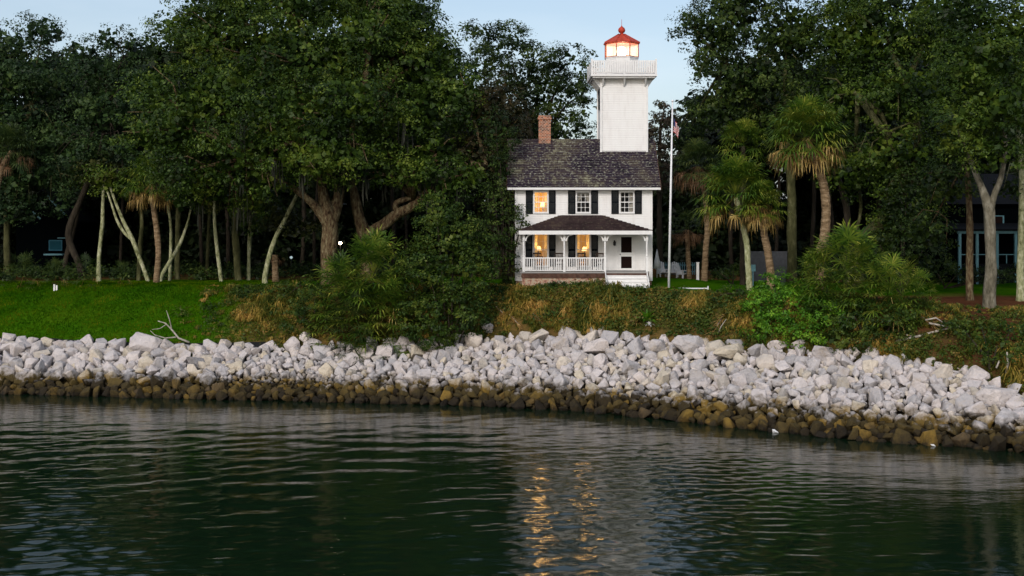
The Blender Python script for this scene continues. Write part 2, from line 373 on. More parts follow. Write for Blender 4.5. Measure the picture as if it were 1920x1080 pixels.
def gz(x, y): return float(ground_z(x, y))

def groundmat():
    m, t, b = base_mat('lawn_and_soil', 1.0, 0.0)
    g = node(t, 'ShaderNodeNewGeometry')
    at = node(t, 'ShaderNodeAttribute', attribute_name='zone')   # r painted shade in the rock gaps, g scrub bank, b litter
    n1 = node(t, 'ShaderNodeTexNoise', Scale=.35, Detail=5); n2 = node(t, 'ShaderNodeTexNoise', Scale=6, Detail=6, Roughness=.7)
    mpn = node(t, 'ShaderNodeMapping'); mpn.inputs['Scale'].default_value = (.4, 1, 1)
    t.links.new(g.outputs['Position'], mpn.inputs[0])
    for n in (n1, n2): t.links.new(mpn.outputs[0], n.inputs['Vector'])
    ad = node(t, 'ShaderNodeMath', operation='MULTIPLY_ADD'); ad.inputs[1].default_value = .45; t.links.new(n2.outputs['Fac'], ad.inputs[0])
    sc_ = node(t, 'ShaderNodeMath', operation='MULTIPLY'); sc_.inputs[1].default_value = .62; t.links.new(n1.outputs['Fac'], sc_.inputs[0]); t.links.new(sc_.outputs[0], ad.inputs[2])
    lawn = ramp(t, ad.outputs[0], [(.32, (.010, .042, .001, 1)), (.5, (.024, .082, .002, 1)), (.66, (.05, .11, .004, 1)), (.8, (.09, .11, .010, 1))])
    scr = ramp(t, ad.outputs[0], [(.35, (.015, .025, .005, 1)), (.5, (.045, .045, .012, 1)), (.62, (.14, .085, .028, 1)), (.75, (.06, .07, .018, 1))])
    lit = ramp(t, ad.outputs[0], [(.35, (.035, .015, .008, 1)), (.52, (.10, .04, .02, 1)), (.7, (.045, .05, .014, 1))])
    sx = node(t, 'ShaderNodeSeparateColor'); t.links.new(at.outputs['Color'], sx.inputs[0])
    m1 = node(t, 'ShaderNodeMixRGB'); t.links.new(sx.outputs['Green'], m1.inputs[0]); t.links.new(lawn, m1.inputs[1]); t.links.new(scr, m1.inputs[2])
    m2 = node(t, 'ShaderNodeMixRGB'); t.links.new(sx.outputs['Blue'], m2.inputs[0]); t.links.new(m1.outputs[0], m2.inputs[1]); t.links.new(lit, m2.inputs[2])
    m3 = node(t, 'ShaderNodeMixRGB'); t.links.new(sx.outputs['Red'], m3.inputs[0]); t.links.new(m2.outputs[0], m3.inputs[1]); m3.inputs[2].default_value = (.018, .014, .009, 1)  # near-black ground under the rocks: shade of the gaps put into the colour
    t.links.new(m3.outputs[0], b.inputs['Base Color'])
    bp = node(t, 'ShaderNodeBump', Strength=.8, Distance=.08); t.links.new(n2.outputs['Fac'], bp.inputs['Height']); t.links.new(bp.outputs[0], b.inputs['Normal'])
    return m

def build_ground():
    xs = np.concatenate([np.linspace(-600, -80, 14)[:-1], np.arange(-80, 60, .5), np.linspace(60, 600, 16)])
    ys = np.concatenate([np.arange(30, 110, .45), np.linspace(110, 200, 12)[1:], [300, 600, 1500]])
    X, Y = np.meshgrid(xs, ys); Z = ground_z(X, Y)
    V = np.stack([X, Y, Z], -1).reshape(-1, 3); nx = len(xs); ny = len(ys)
    i = np.arange(nx - 1)[None, :] + nx * np.arange(ny - 1)[:, None]
    Fa = np.stack([i, i + 1, i + 1 + nx, i + nx], -1).reshape(-1, 4)
    o = np_mesh('ground', V, Fa, groundmat(), smooth=True)
    tag(o, kind='structure')
    x, y = V[:, 0], V[:, 1]
    yc, yt = fYc(x), fYt(x)
    s = (y - yc) / (yt - yc)
    lawnx = np.clip((-15.5 - x + bumps(x, y) * 1.0) / 4, 0, 1)
    scrub = np.clip((1.12 - s) / .15, 0, 1) * (1 - lawnx)
    litter = np.clip((x - 17 + bumps(y, x)) / 3, 0, 1) * np.clip((y - yc) / 2, 0, 1) * np.clip((79 - y) / 4, 0, 1)
    far = np.clip((y - 90 + bumps(x * .5, y * .5)) / 3, 0, 1); litter = np.maximum(litter, far * .9)
    rock_gap_shade = (np.clip((yc + .3 - y) / .5, 0, 1))
    ca = o.data.color_attributes.new('zone', 'FLOAT_COLOR', 'POINT')
    ca.data.foreach_set('color', np.stack([rock_gap_shade, scrub, litter, np.ones_like(x)], -1).astype(np.float32).ravel())
build_ground()

# ------------------------------------------------------------------ water
def build_water():
    m, t, b = base_mat('river_water', .012, .5)
    b.inputs['Base Color'].default_value = (.0032, .0115, .0050, 1); b.inputs['IOR'].default_value = 1.33
    g = node(t, 'ShaderNodeNewGeometry'); mpn = node(t, 'ShaderNodeMapping'); mpn.inputs['Scale'].default_value = (.55, 1.5, 1); mpn.inputs['Rotation'].default_value = (0, 0, R(-6))
    t.links.new(g.outputs['Position'], mpn.inputs[0])
    n = node(t, 'ShaderNodeTexNoise', Scale=2.2, Detail=5, Roughness=.55); t.links.new(mpn.outputs[0], n.inputs['Vector'])
    bp = node(t, 'ShaderNodeBump', Strength=.22, Distance=.05); t.links.new(n.outputs['Fac'], bp.inputs['Height']); t.links.new(bp.outputs[0], b.inputs['Normal'])
    xs = np.concatenate([[-600, -200, -80, -50], np.arange(-36, 34, .12), [45, 80, 200, 600]])
    ys = np.concatenate([[-800, -100, 0, 20], np.arange(30, 76, .09), [90]])
    X, Y = np.meshgrid(xs, ys); Z = np.zeros_like(X)
    r = np.random.default_rng(3)
    patch = .7 + .6 * np.sin(X * .11 + 1 + Y * .05) * np.sin(Y * .17 + X * .04)
    calm = np.clip((fYw(X) - Y) / 10, .12, 1)
    for k in range(46):
        lam = r.uniform(.45, 2.6); th = r.normal(R(-10), R(24)); kk = 2 * math.pi / lam
        slope = .0066 * (lam / 1.4) ** .2
        Z += slope / kk * np.sin(kk * (X * math.sin(th) + Y * math.cos(th)) + r.uniform(0, 6.28) + .6 * np.sin(X * .13 + k))
    Z *= patch * calm
    inside_ = (X > -37) & (X < 34.5) & (Y > 29) & (Y < 77)
    near = np.clip((62 - Y) / 18, .22, 1); Z2 = np.zeros_like(X)
    for k in range(44):
        lam = r.uniform(.32, .95); th = r.normal(R(3), R(34)); kk = 2 * math.pi / lam
        Z2 += .0105 / kk * np.sin(kk * (X * math.sin(th) + Y * math.cos(th)) + r.uniform(0, 6.28) + .8 * np.sin(X * .21 + k + Y * .1))
    gust_glint = np.clip(.5 + .7 * np.sin(X * .23 + .4 + .3 * np.sin(Y * .2)) * np.sin(Y * .13 + X * .05 + 1.2), .08, 1.1) + .6 * np.exp(-((X - .1 * Y) / 5) ** 2) + .9 * np.exp(-((X + .372 * Y) / 1.9) ** 2) + .6 * np.exp(-((X - .165 * Y) / 1.6) ** 2)  # last two ripple bands are added along sight lines to catch sky glints
    Z += Z2 * near * gust_glint * np.where(inside_, 1, 0) * np.clip((fYw(X) - Y) / 4, .1, 1)
    inside = (X > -37) & (X < 34.5) & (Y > 29) & (Y < 77); Z = np.where(inside, Z, 0)
    V = np.stack([X, Y, Z], -1).reshape(-1, 3); nx = len(xs); ny = len(ys)
    i = np.arange(nx - 1)[None, :] + nx * np.arange(ny - 1)[:, None]
    Fa = np.stack([i, i + 1, i + 1 + nx, i + nx], -1).reshape(-1, 4)
    tag(np_mesh('water', V, Fa, m, smooth=True), kind='structure')
build_water()

# ------------------------------------------------------------------ rocks
def rock_templates(n=28):
    out = []
    for k in range(n):
        r = random.Random(100 + k); bm = bmesh.new()
        sx, sy, sz = r.uniform(.85, 1.2), r.uniform(.8, 1.05), r.uniform(.65, .95)
        for i in range(r.choice([11, 13, 15, 18])):
            v = Vector((r.gauss(0, 1), r.gauss(0, 1), r.gauss(0, 1))).normalized() * r.uniform(.86, 1.04)
            bm.verts.new((v.x * sx, v.y * sy, v.z * sz))
        res = bmesh.ops.convex_hull(bm, input=bm.verts)
        bmesh.ops.delete(bm, geom=[e for e in set(res['geom_interior'] + res['geom_unused']) if isinstance(e, bmesh.types.BMVert)], context='VERTS')
        bmesh.ops.dissolve_limit(bm, angle_limit=R(14), verts=bm.verts, edges=bm.edges)
        bmesh.ops.bevel(bm, geom=list(bm.edges), offset=.11, segments=2, profile=.6, affect='EDGES', clamp_overlap=True)
        bmesh.ops.triangulate(bm, faces=bm.faces)
        for v in bm.verts: v.co += v.co.normalized() * (mnoise.noise(v.co * 1.9 + Vector((k * 7, 0, 0))) * .10)
        V = np.array([v.co[:] for v in bm.verts]); V = V - (V.max(0) + V.min(0)) / 2; V = V * (2 / (V.max(0) - V.min(0))) ** .65; V = V / (V.max(0) - V.min(0)).mean() * 2; bm.verts.index_update()
        Fa = np.array([[v.index for v in f.verts] for f in bm.faces]); bm.free()
        out.append((V, Fa))
    return out
RT = rock_templates()
def rot_m(r):
    q = r.normal(size=4); q /= np.linalg.norm(q); a, b, c, d = q
    return np.array([[1 - 2 * (c * c + d * d), 2 * (b * c - a * d), 2 * (b * d + a * c)], [2 * (b * c + a * d), 1 - 2 * (b * b + d * d), 2 * (c * d - a * b)], [2 * (b * d - a * c), 2 * (c * d + a * b), 1 - 2 * (b * b + c * c)]])

def build_rocks():
    r = np.random.default_rng(11)
    me_t = []
    for k, (V, Fa) in enumerate(RT):
        me = bpy.data.meshes.new('boulder'); me.from_pydata([tuple(v) for v in V], [], [tuple(int(i) for i in f) for f in Fa]); me.materials.append(M['rock'])
        me.update(); me_t.append(me)
    def face(x, y):
        yw, yc, zc = float(fYw(x)), float(fYc(x)), float(fZc(x)); return min(zc, (y - yw) / (yc - yw) * zc) + .04
    placed = []   # x, y, z, radius
    cells = {}
    def ok(x, y, rad, k=.86):
        cx, cy = int(x // 2), int(y // 2)
        for i in (-1, 0, 1):
            for j in (-1, 0, 1):
                for (a, b_, c) in cells.get((cx + i, cy + j), []):
                    if (x - a) ** 2 + ((y - b_) * 1.1) ** 2 < (k * (rad + c)) ** 2: return False
        return True
    def put(x, y, z, rad, special=None, shape=None):
        placed.append((x, y, z, rad, special, shape)); cells.setdefault((int(x // 2), int(y // 2)), []).append((x, y, rad))
    # the boulders one can recognise in the photograph: px, py centre, radius px, label, shape scale
    marks = [
        (915, 613, 15, 'squarish pale boulder perched highest, alone above the crest left of the house', (1, 1, 1.0)),
        (888, 640, 20, 'big pale wedge boulder just below the perched squarish one', (1.1, 1, .95)),
        (1290, 648, 24, 'largest pointed pale boulder with a sharp peak on the crest, right of the flagpole', (1.3, 1, 1.05)),
        (1308, 668, 18, 'yellowish cream boulder leaning on the foot of the pointed peak boulder', (.8, .9, .9)),
        (1366, 660, 24, 'broad low pale boulder with a ridged top right of the pointed boulder', (1.35, 1, .75)),
        (1416, 656, 17, 'smooth rounded pale boulder standing alone on the crest below the bright green shrub', (1, 1, .95)),
        (1460, 648, 19, 'long flat-topped pale boulder right of the smooth rounded one', (1.3, 1, .7)),
        (1500, 646, 16, 'greyer low boulder at the crest next to the long flat-topped one', (1.2, 1, .75)),
        (1143, 634, 19, 'large rounded boulder on the crest below the steps of the house', (1, 1, .95)),
        (1178, 632, 15, 'pale boulder perched behind the egg-shaped one on the crest', (1, 1, .85)),
        (1192, 652, 19, 'egg-shaped upright pale boulder below the house corner', (.95, 1, 1.1)),
        (1230, 650, 19, 'pale wedge boulder left of the pointed peak boulder', (1.1, 1, .95)),
        (1058, 620, 16, 'angular pale boulder high on the crest below the porch', (1.1, 1, .85)),
        (1048, 648, 18, 'round pale boulder with a dark gap under it below the porch', (1, 1, 1)),
        (1010, 632, 18, 'wide pale boulder on the crest left of the angular one', (1.2, 1, .85)),
        (1117, 650, 21, 'big sloping slab boulder below the porch steps', (1.25, 1, .9)),
        (760, 643, 18, 'upright pale boulder on the crest in front of the dark bushes', (.9, 1, 1.05)),
        (782, 660, 18, 'tilted diamond-shaped boulder beside the upright one under the bushes', (1, 1, .95)),
        (722, 660, 20, 'tall pink-tinted boulder left of the upright one under the bushes', (.85, 1, 1.1)),
        (1698, 673, 13, 'tall narrow pale boulder near the fallen branches', (.85, 1, 1.1)),
        (1742, 680, 14, 'blocky pale boulder beside the heap of driftwood', (1.1, 1, .9)),
        (1868, 745, 28, 'huge slanted slab boulder at the right end of the rocks', (1.4, 1, .95)),
        (1905, 760, 18, 'rounded boulder beside the huge slab at the right end', (1, 1, 1.0)),
        (277, 644, 26, 'large pale boulder with a grey shaded right side at the edge of the lawn', (1.25, 1, .85)),
        (222, 648, 15, 'cube-like pale boulder below the lawn near the dead branch', (1, 1, .95)),
        (575, 632, 14, 'pointed pale boulder sticking up behind a wide one below the scrub', (1, 1, .9)),
        (588, 645, 16, 'wide pale boulder just in front of the pointed one below the scrub', (1.15, 1, .85)),
    ]
    for (px, py, rp, lab, sh) in marks:
        # depth where this row meets the surface the boulder sits on
        best = None
        for Y in np.arange(50, 80, .1):
            p = W(px, py, Y)
            rad = rp * Y / F
            surf = face(p.x, Y) + rad * .55
            d = abs(p.z - surf)
            if (best is None or d < best[0]) and Y < fYc(p.x) + .6: best = (d, Y)
        Y = best[1]; p = W(px, py, Y); put(p.x, Y, p.z, rp * .9 * Y / F, lab, sh)
    def rr(x, s):
        px = 960 + x / fYc(x) * F
        left = np.clip((480 - px) / 60, 0, 1); mid = np.clip((px - 850) / 100, 0, 1) * np.clip((1560 - px) / 60, 0, 1)
        gravel = (px > 420) & (px < 640) & (s > .22) & (s < .42)
        if gravel: return r.uniform(.10, .18)
        big = .34 + .2 * r.random()
        if s > .82: base = (r.uniform(.36, .58) if r.random() < .75 else r.uniform(.2, .34)) * (1.0 + .15 * mid)
        elif s < .22: base = r.uniform(.22, .42)
        else: base = r.uniform(.19, .40) if r.random() < .82 else r.uniform(.40, .54)
        return left * (big if s > .2 else base) + (1 - left) * base
    N = 0
    for tries, (lo, hi) in ((13000, (0, 9)), (38000, (0, 9)), (40000, (0, .27))):
        for _ in range(tries):
            x = r.uniform(-46, 44); s = r.uniform(-.03, 1.07)
            yw, yc = float(fYw(x)), float(fYc(x)); y = yw + (yc - yw) * s
            rad = rr(x, s)
            if hi < 1: rad = r.uniform(.13, .26)
            if tries == 38000: rad *= .8
            if ok(x, y, rad, .81 if tries != 40000 else .74):
                z = face(x, y) + rad * .32 + r.uniform(-.06, .10)
                put(x, y, z, rad); N += 1
    # a buried layer of smaller stones closes the gaps
    buried = []
    for _ in range(3700):
        x = r.uniform(-46, 44); s = r.uniform(-.1, 1.0); yw, yc = float(fYw(x)), float(fYc(x)); y = yw + (yc - yw) * s
        buried.append((x, y, gz(x, y) + .10, r.uniform(.18, .30)))
    def inview(p): return abs(p[0]) < p[1] * 960 / F + .4
    special = [p for p in placed if p[4]]
    rest = [p for p in placed if not p[4]]
    vis = sorted([p for p in rest if inview(p)], key=lambda p: -p[3] / p[1] * (1 if p[2] > .2 else .5))
    ind = vis[:300 - len(special)]; indset = set(id(p) for p in ind)
    stuff = [p for p in rest if id(p) not in indset] + [q + (None, None) for q in buried]
    for p in special + ind:
        k = int(r.integers(len(me_t)))
        o = bpy.data.objects.new('boulder', me_t[k]); col.objects.link(o)
        o.location = p[:3]; rad = p[3]
        if p[5]:
            o.scale = tuple(rad * a for a in p[5]); o.rotation_euler = (r.uniform(-.3, .3), r.uniform(-.3, .3), r.uniform(0, 6.28) if abs(p[5][0] - 1) < .12 else r.uniform(-.4, .4))
            tag(o, p[4], 'boulder', 'boulders of the rock bank')
        else:
            o.scale = (rad * r.uniform(.95, 1.2), rad * r.uniform(.9, 1.1), rad * r.uniform(.8, 1.05)); o.rotation_euler = tuple(r.uniform(0, 6.28, 3))
            s = (p[1] - fYw(p[0])) / (fYc(p[0]) - fYw(p[0]))
            q = 960 + p[0] / p[1] * F
            where = 'below the lawn' if q < 430 else 'below the palmettos and big dark bush' if q < 900 else 'below the house' if q < 1255 else 'below the grassy bank and bright shrubs' if q < 1600 else 'toward the right end of the rocks'
            if p[2] < .75: tag(o, 'brown weed-stained boulder in the wet band, ' + where, 'boulder', 'brown boulders of the wet band ' + where)
            elif s > .8: tag(o, 'ordinary pale grey boulder along the crest, ' + where, 'boulder', 'pale boulders along the crest ' + where)
            else: tag(o, 'pale grey boulder on the open rock slope, ' + where, 'boulder', 'pale boulders on the slope ' + where)
    Vs = []; Fs = []; b = 0
    for p in stuff:
        V, Fa = RT[int(r.integers(len(RT)))]
        S = np.array([r.uniform(.95, 1.2), r.uniform(.9, 1.1), r.uniform(.8, 1.05)]) * p[3]
        Vs.append((V * S) @ rot_m(r).T + np.array(p[:3])); Fs.append(Fa + b); b += len(V)
    tag(np_mesh('rubble', np.concatenate(Vs), np.concatenate(Fs), M['rock']), 'smaller pale and brown stones filling the rock bank between the boulders', 'rubble', kind='stuff')
build_rocks()

def surfY(px, py, lift=0.0):
    """depth at which the ground (raised by lift) meets this line of sight"""
    Y = np.arange(50, 100, .1); x = (px - 960) / F * Y; z = H - (py - YH) / F * Y
    k = np.nonzero(z <= ground_z(x, Y) + lift)[0]
    return float(Y[k[0]]) if len(k) else 100.0

# ------------------------------------------------------------------ foliage
def nrm(a): return a / (np.linalg.norm(a, axis=-1, keepdims=True) + 1e-9)

def leaf_cards(P, N, s, r, asp=.32):
    """diamond leaves: P centres, N normals, s sizes"""
    n = len(P); N = nrm(N); d = nrm(np.cross(N, r.normal(size=(n, 3)))); wv = np.cross(N, d)
    s = np.asarray(s).reshape(-1, 1)
    V = np.stack([P - d * s * .5, P + wv * s * asp + N * s * .08, P + d * s * .5, P - wv * s * asp + N * s * .08], 1)
    return V.reshape(-1, 3)

def crown_pts(lobes, r, dens=1.0, clump=.85, leaf=.225, per=58, fill=1.0, rag=.10, under=.6):
    L = np.array([l for l in lobes], float); out = []
    for i in range(len(L)):
        c, rad = L[i, :3], L[i, 3:6]
        area = 4 * math.pi * ((rad[0] * rad[1]) ** 1.6 / 3 + (rad[0] * rad[2]) ** 1.6 / 3 + (rad[1] * rad[2]) ** 1.6 / 3) ** (1 / 1.6)
        n = max(8, int(area * dens / (clump * clump) * .62))
        u = nrm(r.normal(size=(n, 3))); keep = (u[:, 2] > -.45) | (r.random(n) < under); u = u[keep]
        rho = np.clip(1 + rag * r.normal(size=len(u)), .7, 1.3)[:, None]
        C = c + u * rad * rho
        ok = np.ones(len(C), bool)
        for j in range(len(L)):
            if j != i: ok &= (((C - L[j, :3]) / L[j, 3:6]) ** 2).sum(1) > .55
        C, u = C[ok], u[ok]
        rc = clump * r.uniform(.45, 1.15, len(C)); k = np.maximum(6, (per * (rc / clump) ** 2 * (.26 / leaf) ** .0).astype(int))
        idx = np.repeat(np.arange(len(C)), k)
        q = nrm(r.normal(size=(len(idx), 3))) * (r.random(len(idx)) ** (1 / 2.2))[:, None]
        P = C[idx] + q * rc[idx][:, None] * np.array([1, 1, .55])
        N = u[idx] * .45 + q * .6 + np.array([0, 0, .45]) + r.normal(size=P.shape) * .45
        out.append(leaf_cards(P, N, leaf * (r.uniform(.55, 1.3, len(C)))[idx] * r.uniform(.6, 1.3, len(P)), r, .26))
        if fill:
            vol = rad.prod() * 4.19; m = int(fill * min(vol * 8, area * 24))
            q = nrm(r.normal(size=(m, 3))) * (r.random(m) ** (1 / 2.5))[:, None] * .74
            out.append(leaf_cards(c + q * rad, r.normal(size=(m, 3)), leaf * 1.9 * r.uniform(.7, 1.3, m), r, .4))
    return np.concatenate(out)

def quads(V): return np.arange(len(V)).reshape(-1, 4)

def lob(px, py, rx, ry, Y, rY=None):
    c = W(px, py, Y); k = Y / F
    return (c.x, c.y, c.z, rx * k, rY if rY else min(rx, ry) * k * 1.0, ry * k)

def limb_mb(mb, pts, Y, n=10, wob=.25):
    """pts: (px, py, width px, depth offset)"""
    P = []; Rr = []
    for q in smooth_line([(p[0], p[1], p[2], p[3] if len(p) > 3 else 0) for p in pts], 4):
        YY = Y + q[3]; P.append(W(q[0], q[1], YY)); Rr.append(max(.02, q[2] * YY / F / 2))
    mb.tube(P, Rr, n, wob)

def tree(name, label, cat, Y, limbs, lobes, leafm, barkm, group=None, moss=0, seed=1, base=None, twigs=True, **kw):
    r = np.random.default_rng(seed)
    p0 = W(limbs[0][0][0], limbs[0][0][1], Y) if base is None else W(base[0], base[1], Y)
    g = gz(p0.x, Y)
    root = thing(name, label, cat, (p0.x, Y, g), group=group)
    mb = MB()
    for i, l in enumerate(limbs):
        l = list(l)
        if i == 0:   # carry the trunk down to the ground it stands on
            yb = YH + (H - g + .25) / Y * F
            if yb > l[0][1]: l = [(l[0][0], yb, l[0][2] * 1.25) + ((l[0][3],) if len(l[0]) > 3 else ())] + l
        limb_mb(mb, l, Y)
    LB = [lob(*a) for a in lobes]
    if twigs and LB:   # boughs from the top of the trunk into each lobe
        tips = []
        for l in limbs: tips.append(W(l[-1][0], l[-1][1], Y + (l[-1][3] if len(l[-1]) > 3 else 0)))
        w0 = limbs[0][0][2] * Y / F / 2
        for b in LB:
            c = Vector(b[:3]); s = min(tips, key=lambda t: (t - c).length)
            e = c + Vector((0, 0, b[5] * .2)); m_ = s.lerp(e, .5) + Vector((r.uniform(-.5, .5), r.uniform(-.5, .5), r.uniform(0, .8)))
            mb.tube([s, m_, e], [w0 * .35, w0 * .28, w0 * .08], 6, .2)
            for _ in range(4):
                d = Vector(nrm(r.normal(size=3))) ; e2 = c + Vector((d.x * b[3], d.y * b[4], d.z * b[5])) * .95
                mb.tube([m_.lerp(e, .5), m_.lerp(e2, .6) + Vector((0, 0, .3)), e2], [w0 * .16, w0 * .1, w0 * .04], 5, .2)
    mb.build('trunk', barkm, root)
    if LB:
        V = crown_pts(LB, r, **kw); np_mesh('crown', V, quads(V), leafm, root)
    if moss:
        Vs = []
        for _ in range(moss):
            b = LB[int(r.integers(len(LB)))]; a = r.uniform(0, 6.28); q = r.random() ** .5
            x, y, z = b[0] + b[3] * q * math.cos(a), b[1] + b[4] * q * math.sin(a), b[2] - b[5] * (1 - q * q) ** .5 * .85
            for j in range(10):
                l = r.uniform(.5, 1.8); xx = x + r.normal() * .2; yy = y + r.normal() * .2; wv = r.uniform(.02, .05)
                a2 = r.uniform(0, 3.14); dx, dy = math.cos(a2) * wv, math.sin(a2) * wv
                Vs += [(xx - dx, yy - dy, z + .2), (xx + dx, yy + dy, z + .2), (xx + dx * .6 + r.normal() * .05, yy + dy * .6, z - l * .6), (xx + r.normal() * .06, yy, z - l)]
        np_mesh('hanging_moss', Vs, quads(Vs), M['moss'], root)
    return root

# ---- palms
def fan(origin, d, L, Rf, r, n=18, droop=.35, w=.055, tipfall=.5):
    """one costapalmate frond: petiole then a fan of blades. returns quads"""
    d = nrm(np.asarray(d, float)); side = np.cross(d, [0, 0, 1.0])
    if np.linalg.norm(side) < .1: side = np.array([1., 0, 0])
    side = nrm(side); up = np.cross(side, d); V = []
    o = np.asarray(origin, float); hub = o + d * L + np.array([0, 0, -droop * L * .25])
    s = side * .02
    V += [o - s, o + s, hub + s, hub - s]
    for i in range(n):
        a = (i / (n - 1) - .5) * R(250) + r.normal() * .05
        ln = Rf * (1 - .25 * abs(a) / 2.2) * r.uniform(.85, 1.1)
        dd = nrm(d * math.cos(a) + side * math.sin(a) + up * r.normal() * .10)
        cross = nrm(np.cross(dd, up)) * w * Rf * 1.5
        m_ = hub + dd * ln * .55 + np.array([0, 0, -droop * ln * .12])
        t_ = hub + dd * ln * (1 - .2 * tipfall) + np.array([0, 0, -ln * tipfall * r.uniform(.6, 1.2)])
        V += [hub - cross * .2, m_ - cross * .55, m_ + cross * .55, hub + cross * .2]
        V += [m_ - cross * .55, t_ - cross * .06, t_ + cross * .06, m_ + cross * .55]
    return V

def palm_fronds(c, cnt, e0, e1, L, Rf, r, **kw):
    V = []
    for i in range(cnt):
        az = i * 2.39996 + r.normal() * .2; el = R(e0 + (e1 - e0) * ((i + .5) / cnt) + r.normal() * 6)
        d = (math.cos(az) * math.cos(el), math.sin(az) * math.cos(el), math.sin(el))
        V += fan(np.array(c) + np.array(d) * .12 + [0, 0, .15 * math.sin(el)], d, L * r.uniform(.8, 1.15), Rf * r.uniform(.85, 1.1), r, **kw)
    return np.array(V)

def palm(label, Y, limb, cr, rad, seed, dark=False, nf=58, dead=22, group=None, mat=None, deadlen=.75):
    """limb pts px; cr = crown centre px,py; rad = overall crown radius px"""
    r = np.random.default_rng(seed); p0 = W(limb[0][0], limb[0][1], Y); g = gz(p0.x, Y)
    root = thing('palm_tree', label, 'palm tree', (p0.x, Y, g), group=group)
    yb = YH + (H - g + .2) / Y * F
    l = list(limb)
    if yb > l[0][1]: l = [(l[0][0], yb, l[0][2] * 1.15)] + l
    c = W(cr[0], cr[1], Y); l = l + [(cr[0], cr[1] + 2, l[-1][2] * .9)]
    mb = MB(); P = []; Rr = []
    for i, q in enumerate(smooth_line([(p[0], p[1], p[2]) for p in l], 7)):
        P.append(W(q[0], q[1], Y)); Rr.append(q[2] * Y / F / 2 * (1.06 if i % 2 else .97))
    mb.tube(P, Rr, 12, .15); mb.build('trunk', M['bark_palm'] if mat is None else mat, root)
    Rm = rad * Y / F
    V = palm_fronds(c, int(nf * 1.25), 88, -22, Rm * .56, Rm * .46, r, n=19, w=.038, tipfall=.38, droop=.25)
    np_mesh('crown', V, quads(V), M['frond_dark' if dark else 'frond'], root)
    if dead:
        V = palm_fronds((c.x, c.y, c.z + Rm * .04), int(dead * 1.3), -14, -40, Rm * .6, Rm * .27, r, n=11, droop=.55, tipfall=1.0, w=.06)
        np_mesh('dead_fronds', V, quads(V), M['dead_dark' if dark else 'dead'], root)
    return root

def palmetto(label, px, py, rad, Y, seed, dark=False, nf=34, dead=0, group=None, k=1.0):
    r = np.random.default_rng(seed); Y = min(Y, surfY(px, py + rad * .8) - .1); c = W(px, py, Y); g = gz(c.x, Y)
    root = thing('palmetto', label, 'palmetto', (c.x, Y, g), group=group); Rm = rad * Y / F
    c.z = max(c.z, g + .3)
    V = [palm_fronds((c.x, Y, c.z), int(nf * .75), 88, -8, Rm * .68, Rm * .42, r, n=14, w=.05, tipfall=.22)]
    hh = c.z - g; nl = max(1, int(hh / .5))
    for i in range(nl):   # lower tiers of leaves down to the ground
        zz = g + hh * (i + .5) / nl
        V.append(palm_fronds((c.x + r.normal() * .2, Y - .1, zz), int(nf * .32), 50, -25, Rm * .62, Rm * .40, r, n=12, w=.05, tipfall=.3))
    V = np.concatenate(V)
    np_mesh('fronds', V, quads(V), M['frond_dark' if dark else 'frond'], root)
    if dead:
        V = palm_fronds((c.x, Y, c.z), dead, -10, -50, Rm * .5, Rm * .4, r, n=9, droop=.9, tipfall=.9, w=.04)
        np_mesh('dead_fronds', V, quads(V), M['dead'], root)
    return root

# ------------------------------------------------------------------ the far wood (one mass)
def far_wood():
    r = np.random.default_rng(21)
    pxs = [-900, 0, 120, 250, 400, 800, 870, 950, 1000, 1080, 1110, 1250, 1290, 1330, 1450, 1600, 1920, 2700]
    top = [70, 85, 100, 90, 60, 80, 120, 190, 230, 280, 290, 270, 215, 160, 110, 90, 70, 70]
    L = []
    for Y in (112, 121):
        for x in np.arange(-78, 78, 4.6):
            px = 960 + x / Y * F; zt = H - (np.interp(px, pxs, top) - YH) / F * Y
            z = 6.5
            while z < zt - 1.5:
                rr_ = r.uniform(2.8, 4.2); L.append((x + r.normal() * 1.4, Y + r.normal() * 2, min(z, zt - rr_ * .8), rr_ * 1.05, rr_, rr_ * .8)); z += 3.6
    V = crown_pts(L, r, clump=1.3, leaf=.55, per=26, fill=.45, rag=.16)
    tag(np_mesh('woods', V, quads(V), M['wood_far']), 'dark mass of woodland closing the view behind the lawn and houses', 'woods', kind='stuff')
far_wood()

# ------------------------------------------------------------------ large trees
YA = 83
tree('live_oak', 'spreading live oak with thick brown forking trunk left of the big dark bushes', 'oak tree', YA,
     [[(618, 500, 33), (617, 460, 31), (619, 425, 31), (614, 400, 30), (607, 372, 22), (604, 340, 20, 0), (606, 290, 16, 0), (600, 220, 12, 1)],
      [(616, 425, 22), (600, 398, 17, -.3), (575, 372, 14, -.8), (548, 352, 12, -1.2), (520, 335, 9, -1.5), (480, 300, 7, -2)],
      [(622, 415, 24), (633, 375, 21, .4), (638, 335, 19, .6), (650, 280, 14, 1), (680, 200, 9, 1)]],
     [(440, 190, 130, 95, 84, 4.5), (330, 250, 100, 80, 83, 4), (560, 120, 150, 95, 86, 5), (420, 80, 120, 70, 88, 4), (640, 200, 110, 70, 82, 4),
      (590, 285, 95, 60, 79.5, 2.6), (470, 285, 100, 60, 81, 3), (700, 80, 110, 80, 87, 4.5), (350, 330, 70, 45, 81.5, 2.5), (520, 210, 90, 60, 80, 3), (560, 15, 130, 60, 88, 4), (430, 15, 110, 55, 89, 4), (680, -5, 130, 50, 90, 4), (350, 60, 70, 45, 88, 3), (290, 180, 60, 60, 85, 3),
      (420, 350, 60, 40, 83, 2.2), (655, 305, 62, 42, 80.5, 2), (500, 340, 52, 34, 81, 1.6), (590, 330, 46, 26, 80.2, 1.4), (470, 380, 36, 24, 84, 1.2), (350, 375, 40, 26, 84, 1.3)],
     M['oak'], M['bark_oak'], moss=26, seed=1)
